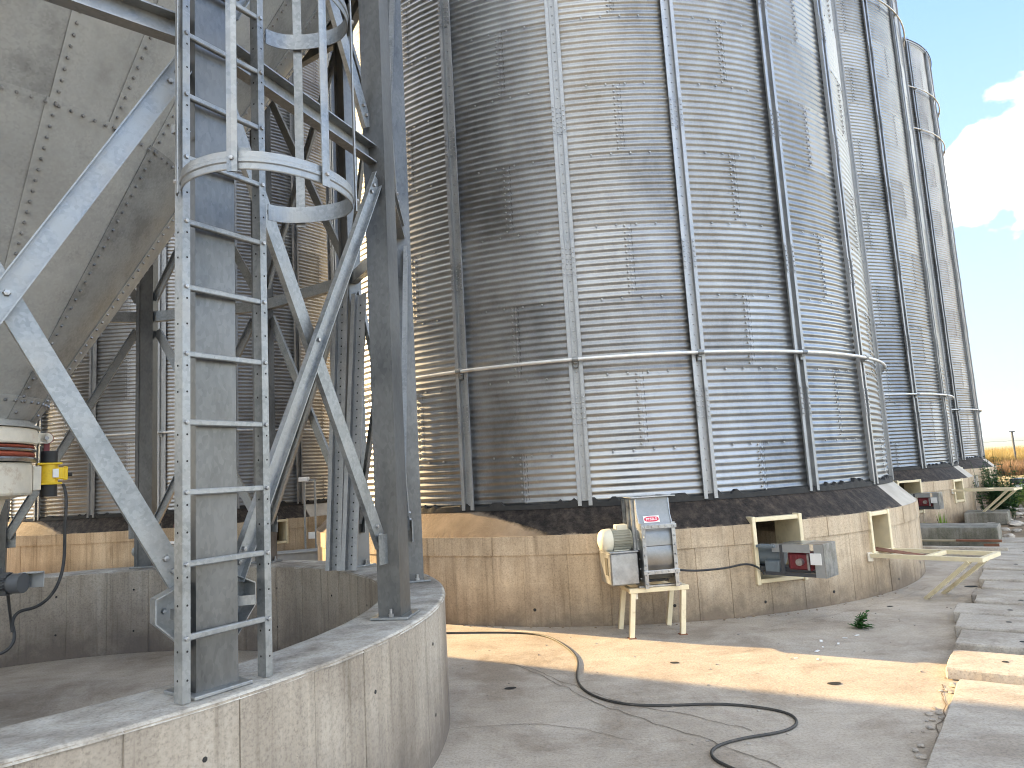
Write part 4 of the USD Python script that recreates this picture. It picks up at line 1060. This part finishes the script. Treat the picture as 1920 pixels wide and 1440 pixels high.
cr = [crack(((-.35, 6.6), (.15, 5.95), (.42, 5.35), (.78, 4.85), (1.2, 4.25), (1.5, 3.7)), .0035, 1), crack(((-.15, 6.45), (.32, 5.75), (.62, 5.30), (1.0, 4.95), (1.35, 4.6)), .0030, 2),
      crack(((2.9, 5.25), (2.5, 4.6), (2.0, 3.9)), .004, 4), crack(((4.9, 8.9), (3.6, 7.9), (2.2, 7.2), (.9, 6.85)), .0018, 5), crack(((-.6, 4.9), (.2, 4.85), (.6, 4.55)), .0022, 6)]
tag(part('cracks', cat(cr), 'crack_dirt', None, kind='stuff'), 'hairline cracks and patched seams in the concrete yard', 'crack')
g = np.random.default_rng(41)
pits = [(2.207, 5.414, .055), (-.147, 5.75, .05), (1.219, 6.201, .042), (3.9, 7.9, .035), (5.3, 8.75, .08), (1.1, 4.75, .022), (.35, 4.6, .02), (2.6, 6.0, .018)]
for i, (x, y, r) in enumerate(pits[:5]):
    q = np.linspace(0, 2 * PI, 15)[:-1]
    rr_ = .75 * r * (1 + .3 * (meshkit.noise(np.c_[np.cos(q) * 2 + i * 5, np.sin(q) * 2, q * 0], i) - .5))
    v = np.vstack([[0, 0, .004], np.c_[rr_ * np.cos(q) * 1.25, rr_ * np.sin(q) * .8, np.full(14, .004)]]); f = [[0, 1 + k, 1 + (k + 1) % 14] for k in range(14)]
    obj('floor_hole', (v, np.array(f)), 'bare_dark', ['dark drain hole with a chipped rim in the sunlit strip, near the slabs', 'dark hole in the yard near the round wall', 'small dark hole in the sunlit strip in front of the blower', 'small dark hole in the yard beside the props of the cream frame', 'wide dark hole in the yard beyond the props'][i], 'hole', loc=(x, y, 0))
def chip(seed, r):
    m = trimesh.creation.icosphere(1, r); v, f = tm(m)
    return v * (np.array([1, .8, .4]) * (1 + .6 * (meshkit.noise(v / r * 1.7 + seed * 7.3, seed)[:, None] - .5))), f
ms = []
for k in range(230):
    s, t = g.uniform(3.6, 11), g.uniform(-4.6, -.8)
    p = st_(s, t)
    if np.linalg.norm(p[:2] - SILO_A) < 4.9 or np.linalg.norm(p[:2] - RING_C) < 3.5: continue
    r = .004 + .011 * g.uniform() ** 2
    ms.append(xf(chip(k, r), rz(g.uniform(0, 6)), p + [0, 0, r * .3]))
for k in range(26):
    s, t = g.uniform(4.2, 6.0), g.uniform(-.80, -.72); r = g.uniform(.008, .03)
    ms.append(xf(chip(k + 90, r), rz(g.uniform(0, 6)), st_(s, t, r * .3)))
tag(part('grit', cat(ms), 'stone', None, kind='stuff'), 'small stone chips and grit scattered over the yard', 'grit')

ms = []
for k in range(60):      # dirt and crumbs gathered along the foot of the plinth
    a_ = g.uniform(-.6, .75); q_ = pol(a_, 4.735 + abs(g.normal(0, .05))); r = .005 + .014 * g.uniform() ** 2
    ms.append(xf(chip(k + 500, r), rz(g.uniform(0, 6)), q_ + np.array([*SILO_A, r * .25])))
tag(part('crumbs', cat(ms), 'dirt', None, kind='stuff'), 'crumbs of dirt gathered along the foot of the largest plinth', 'dirt')
ms = []
for x_, y_, l_ in ((2.62, 6.62, .07), (2.72, 6.5, .05), (2.86, 6.68, .04), (2.45, 6.3, .06), (2.55, 6.42, .035), (2.35, 6.05, .04), (3.0, 6.75, .05), (2.2, 6.12, .03)):
    ms.append(box((x_, y_, .005), (l_, l_ * .35, .004), rz(g.uniform(0, 3))))
tag(part('paper_scraps', cat(ms), 'white_label', None, kind='stuff'), 'small pale scraps lying on the yard between blower and weed', 'scraps')

# weed in the yard crack
def leafy(n_stems, height, spread, leaf_len, seed, per=9):
    gg = np.random.default_rng(seed); fol, stems = [], []
    for s in range(n_stems):
        az = gg.uniform(0, 2 * PI); ln = gg.uniform(.3, 1.0) * height
        tip = np.array([math.cos(az) * spread * gg.uniform(.3, 1), math.sin(az) * spread * gg.uniform(.3, 1), ln])
        pth = np.array([[0, 0, 0], tip * [.35, .35, .55], tip])
        sp_ = spline(pth, 4); stems.append(tube(sp_, .0035, 5))
        for k in range(per):
            u = gg.uniform(.25, 1); q = sp_[int(u * (len(sp_) - 1))]
            la = gg.uniform(0, 2 * PI); d = unit([math.cos(la), math.sin(la), gg.uniform(-.2, .5)]); w = unit(np.cross(d, [0, 0, 1])) ; nrm = np.cross(w, d)
            Lf = leaf_len * gg.uniform(.6, 1.2)
            fol.append((np.array([q, q + d * Lf * .35 + w * Lf * .30 - nrm * Lf * .05, q + d * Lf * .4 + nrm * Lf * .04, q + d * Lf * .35 - w * Lf * .30 - nrm * Lf * .05, q + d * Lf * .75 + w * Lf * .22, q + d * Lf * .75 - w * Lf * .22, q + d * Lf - nrm * Lf * .12]), np.array([[0, 1, 2], [0, 2, 3], [1, 4, 2], [3, 2, 5], [2, 4, 6], [2, 6, 5]])))
    return cat(fol), cat(stems)
wd = thing('weed', 'small leafy green weed growing out of the yard in front of the drive unit', 'plant', (3.148, 7.028, 0))
fo, stm = leafy(9, .19, .13, .055, 3, 9)
fo2, stm2 = leafy(6, .05, .13, .05, 4, 8)
part('leaves', cat([fo, fo2]), 'weed_leaf', wd); part('stems', cat([stm, stm2]), 'weed_leaf', wd)

def tuft(n, h, spread, w, seed):
    gg = np.random.default_rng(seed); ms = []
    for k in range(n):
        a = gg.uniform(0, 2 * PI); r0 = spread * gg.uniform(0, .4); ln = h * gg.uniform(.55, 1.0); lean_ = spread * gg.uniform(.2, 1)
        b = np.array([math.cos(a) * r0, math.sin(a) * r0, 0]); t_ = b + np.array([math.cos(a) * lean_, math.sin(a) * lean_, ln]); m_ = b + (t_ - b) * .55 + [0, 0, ln * .12]
        s_ = np.array([-math.sin(a + .6), math.cos(a + .6), 0]) * w
        ms.append((np.array([b - s_, b + s_, m_ - s_ * .8, m_ + s_ * .8, t_]), np.array([[0, 1, 3], [0, 3, 2], [2, 3, 4]])))
    return cat(ms)
for i, (px, py, h) in enumerate(((1743, 1008, .38), (1771, 1008, .55))):
    b = at_px(px, py, 13.1); b[2] = 0
    t_ = thing('grass_tuft', ['short yellow-green grass tuft at the foot of the largest silo', 'taller yellow-green grass tuft beside the low concrete kerb'][i], 'grass', b, group='yellow-green grass tufts')
    part('blades', tuft(36, h, .10, .010, 50 + i), 'fresh_grass', t_)

# ------------------------------------------------------------------ background at the right
kb = thing('footing_block', 'mossy concrete footing block in front of the second silo', 'concrete block', st_(14.15, -2.05, 0), math.atan2(PH[1], PH[0]))
part('block', xf(slab_mesh(.9, 2.5, .36, 71), None, (0, .0, .18)), 'mossy_concrete', kb, smooth=40)
part('stub', xf(slab_mesh(.5, .5, .20, 72), None, (-1.35, -.7, .10)), 'mossy_concrete', kb, smooth=40)
fo_ = thing('footing_pad', 'low mossy concrete pad under the props of the far cream bracket frame', 'concrete block', (10.08, 15.72, 0), math.atan2(PH[1], PH[0]))
part('pad', xf(slab_mesh(.95, .8, .25, 74), None, (0, 0, .124)), 'mossy_concrete', fo_, smooth=40)
pit = thing('pit_cover', 'rusty angle and boards laid over a dark pit between the kerb and the slabs', 'pit cover', st_(13.2, -1.6, 0), math.atan2(PH[1], PH[0]))
part('kerb', xf(slab_mesh(.16, 1.9, .16, 73), None, (0, -.35, .08)), 'slab_concrete', pit, smooth=40)
part('shaft', rbox((.15, .0, .03), (1.5, .42, .055), None, .004), 'bare_dark', pit)
part('board', rbox((-.1, .18, .19), (1.2, .14, .02), None, .003), 'wood_plank', pit)
part('angle', rbox((.55, .12, .20), (.6, .10, .03), None, .003), 'rust', pit)
part('plate', rbox((.72, -.05, .12), (.20, .02, .10), None, .003), 'rust', pit)

# bush beside the second frame
def bush(at, h, wd_, label, mat, seed, n=60):
    gg = np.random.default_rng(seed)
    t_ = thing('bush', label, 'bush', at)
    fol, stm_ = [], []
    for k in range(n // 6):
        fo_, st2 = leafy(4, h * gg.uniform(.4, 1), wd_ * .7, .075, seed * 100 + k, 34)
        o = np.array([gg.normal(0, wd_ * .35), gg.normal(0, wd_ * .35), 0])
        fol.append(xf(fo_, None, o)); stm_.append(xf(st2, None, o))
    part('leaves', cat(fol), mat, t_); part('stems', cat(stm_), mat, t_)
b0 = at_px(1878, 985, 16.5); b0[2] = 0
bush(b0, 1.75, .42, 'dark green bush under the far cream bracket frame', 'bush_leaf', 61, 150)
b1 = at_px(1868, 905, 23.0); b1[2] = 0
bush(b1, 1.5, .5, 'greyish green bush beside the plinth of the farthest silo', 'bush_leaf', 62, 100)
b2 = at_px(1912, 965, 19); b2[2] = 0
bush(b2, 1.0, .7, 'pale green weeds at the right edge above the rubble', 'fresh_grass', 63, 90)
ms = []
g = np.random.default_rng(77)
for k in range(160):
    s, t = g.uniform(15.2, 24), g.uniform(-1.2, 3.5); r = g.uniform(.04, .17)
    ms.append(xf(chip(k + 300, r), rz(g.uniform(0, 6)), st_(s, t, r * .25)))
tag(part('rubble', cat(ms), 'stone', None, kind='stuff'), 'pale broken stones and rubble on the ground at the right edge', 'rubble')
q = at_px(1940, 930, 21.5); q[2] = 0
hp = thing('scrap_heap', 'low heap with white sheeting and dark scrap at the right edge', 'scrap heap', q)
part('white_sheeting', xf(slab_mesh(.7, 1.2, .10, 81), rz(.5), (.1, 0, .40)), 'white_label', hp, smooth=40)
part('dark_scrap', xf(slab_mesh(.6, .9, .14, 82), rz(.8), (.1, .5, .55)), 'dark_paint', hp, smooth=40)
part('bricks', cat([box((x, .45 + y, .24 + z), (.24, .11, .07), rz(r_)) for x, y, z, r_ in g.uniform((-.7, -.4, -.2, 0), (.9, .4, .1, 3), (24, 4))]), 'rust', hp)
part('earth', xf(tm(trimesh.creation.icosphere(2, 1.0)), np.diag([1.1, .8, .45]), (.2, .4, .05)), 'dirt', hp, smooth=True)
# low wall and post at the edge of the field
wq = [at_px(1846, 886, 46), at_px(1985, 880, 46)]
lw = thing('boundary_wall', 'low pinkish boundary wall in front of the dry field', 'wall', (0, 0, 0))
w0, w1 = wq[0].copy(), wq[1].copy(); w0[2] = w1[2] = .0
part('wall', beam(w0 + [0, 0, .12], w1 + [0, 0, .12], rect(.25, .26), [0, 0, 1.0]), 'stone', lw)
part('coping', beam(w0 + [0, 0, .27], w1 + [0, 0, .27], rect(.05, .32), [0, 0, 1.0]), 'slab_concrete', lw)
pq = at_px(1908, 885, 43); pq[2] = 0
fp = thing('fence_post', 'thin dark post with a short crossbar standing before the dry field', 'post', pq)
part('post', rbox((0, 0, 1.22), (.09, .09, 2.44), None, .01), 'dark_paint', fp)
part('crossbar', rbox((0, 0, 2.43), (.36, .05, .05), None, .01), 'dark_paint', fp)
part('wire', tube([(-9, 3, 2.42), (0, 0, 2.40), (9, -3, 2.43)], .006, 4), 'dark_paint', fp)
part('wire', tube([(-9, 3, 1.9), (0, 0, 1.88), (9, -3, 1.92)], .006, 4), 'dark_paint', fp)
# dry grass field
def field(name, mat, label, n, seed, h, protos_n, dmin, dmax, zfun):
    gg = np.random.default_rng(seed)
    pi_ = UsdGeom.PointInstancer.Define(stage, '/World/' + name)
    pr = []
    for k in range(protos_n):
        p = usdkit.mesh(stage, f'/World/{name}/blades_{k:03d}' if k else f'/World/{name}/blades', tuft(46, h, h * .42, .012, seed + k), MAT[mat])
        pr.append(p.GetPath())
    pos, rot, sc_, idx = [], [], [], []
    while len(pos) < n:
        d = dmin + (dmax - dmin) * gg.uniform() ** 1.6; az = math.radians(gg.uniform(28.5, 42))
        x, y = d * math.sin(az), d * math.cos(az)
        if np.linalg.norm(np.array([x, y]) - SILO_C) < 5.3: continue
        pos.append((x, y, zfun(d))); a = gg.uniform(0, 2 * PI); rot.append(Gf.Quath(math.cos(a / 2), 0, 0, math.sin(a / 2)))
        s = gg.uniform(.55, 1.15); sc_.append((s, s, s * gg.uniform(.75, 1.2))); idx.append(int(gg.integers(protos_n)))
    pi_.CreatePrototypesRel().SetTargets(pr)
    pi_.CreatePositionsAttr(Vt.Vec3fArray([Gf.Vec3f(*map(float, p)) for p in pos])); pi_.CreateOrientationsAttr(Vt.QuathArray(rot))
    pi_.CreateScalesAttr(Vt.Vec3fArray([Gf.Vec3f(*map(float, s)) for s in sc_])); pi_.CreateProtoIndicesAttr(Vt.IntArray(idx))
    tag(pi_.GetPrim(), label, 'grass', None, 'stuff')
field('dry_field', 'dry_grass', 'tall golden dry grass covering the field beyond the silos', 5200, 91, 1.25, 4, 52, 130, lambda d: 0)
field('dry_brush', 'dry_weed', 'low reddish dry weeds along the near edge of the field', 900, 93, .75, 3, 47.5, 60, lambda d: 0)
# distant hills
a = np.radians(np.linspace(-60, 80, 281))
ridge = []
for d, h0, sd in ((3600, 34, 3), ):
    hh = h0 * (.55 + 1.0 * meshkit.fbm(np.c_[a * 7, a * 0, a * 0], 5, sd))
    rows_ = [np.c_[d * np.sin(a) * k, d * np.cos(a) * k, hh * m_] for k, m_ in ((.72, 0), (.8, .25), (.9, .62), (1, 1), (1.1, .7), (1.25, 0))]
    v = np.stack(rows_, 1); v[..., 2] += (meshkit.fbm(v * .01, 4, 8) - .5) * 8 * (v[..., 2] > 1)
    v[..., 2] -= 2
    ridge.append(grid(v))
struct('hills', cat(ridge), 'hill_look', smooth=True)

# ------------------------------------------------------------------ haze
MAT['haze_look'] = usdkit.material(stage, LOOK + 'haze_look', {'v': ('principled_volume', {'color': (.80, .92, 1.0), 'density': HAZE, 'anisotropy': .2})}, [], volume='v.volume')
hz_ = part('haze', box((0, 0, 32), (9400, 9400, 82)), 'haze_look', None, kind='stuff')
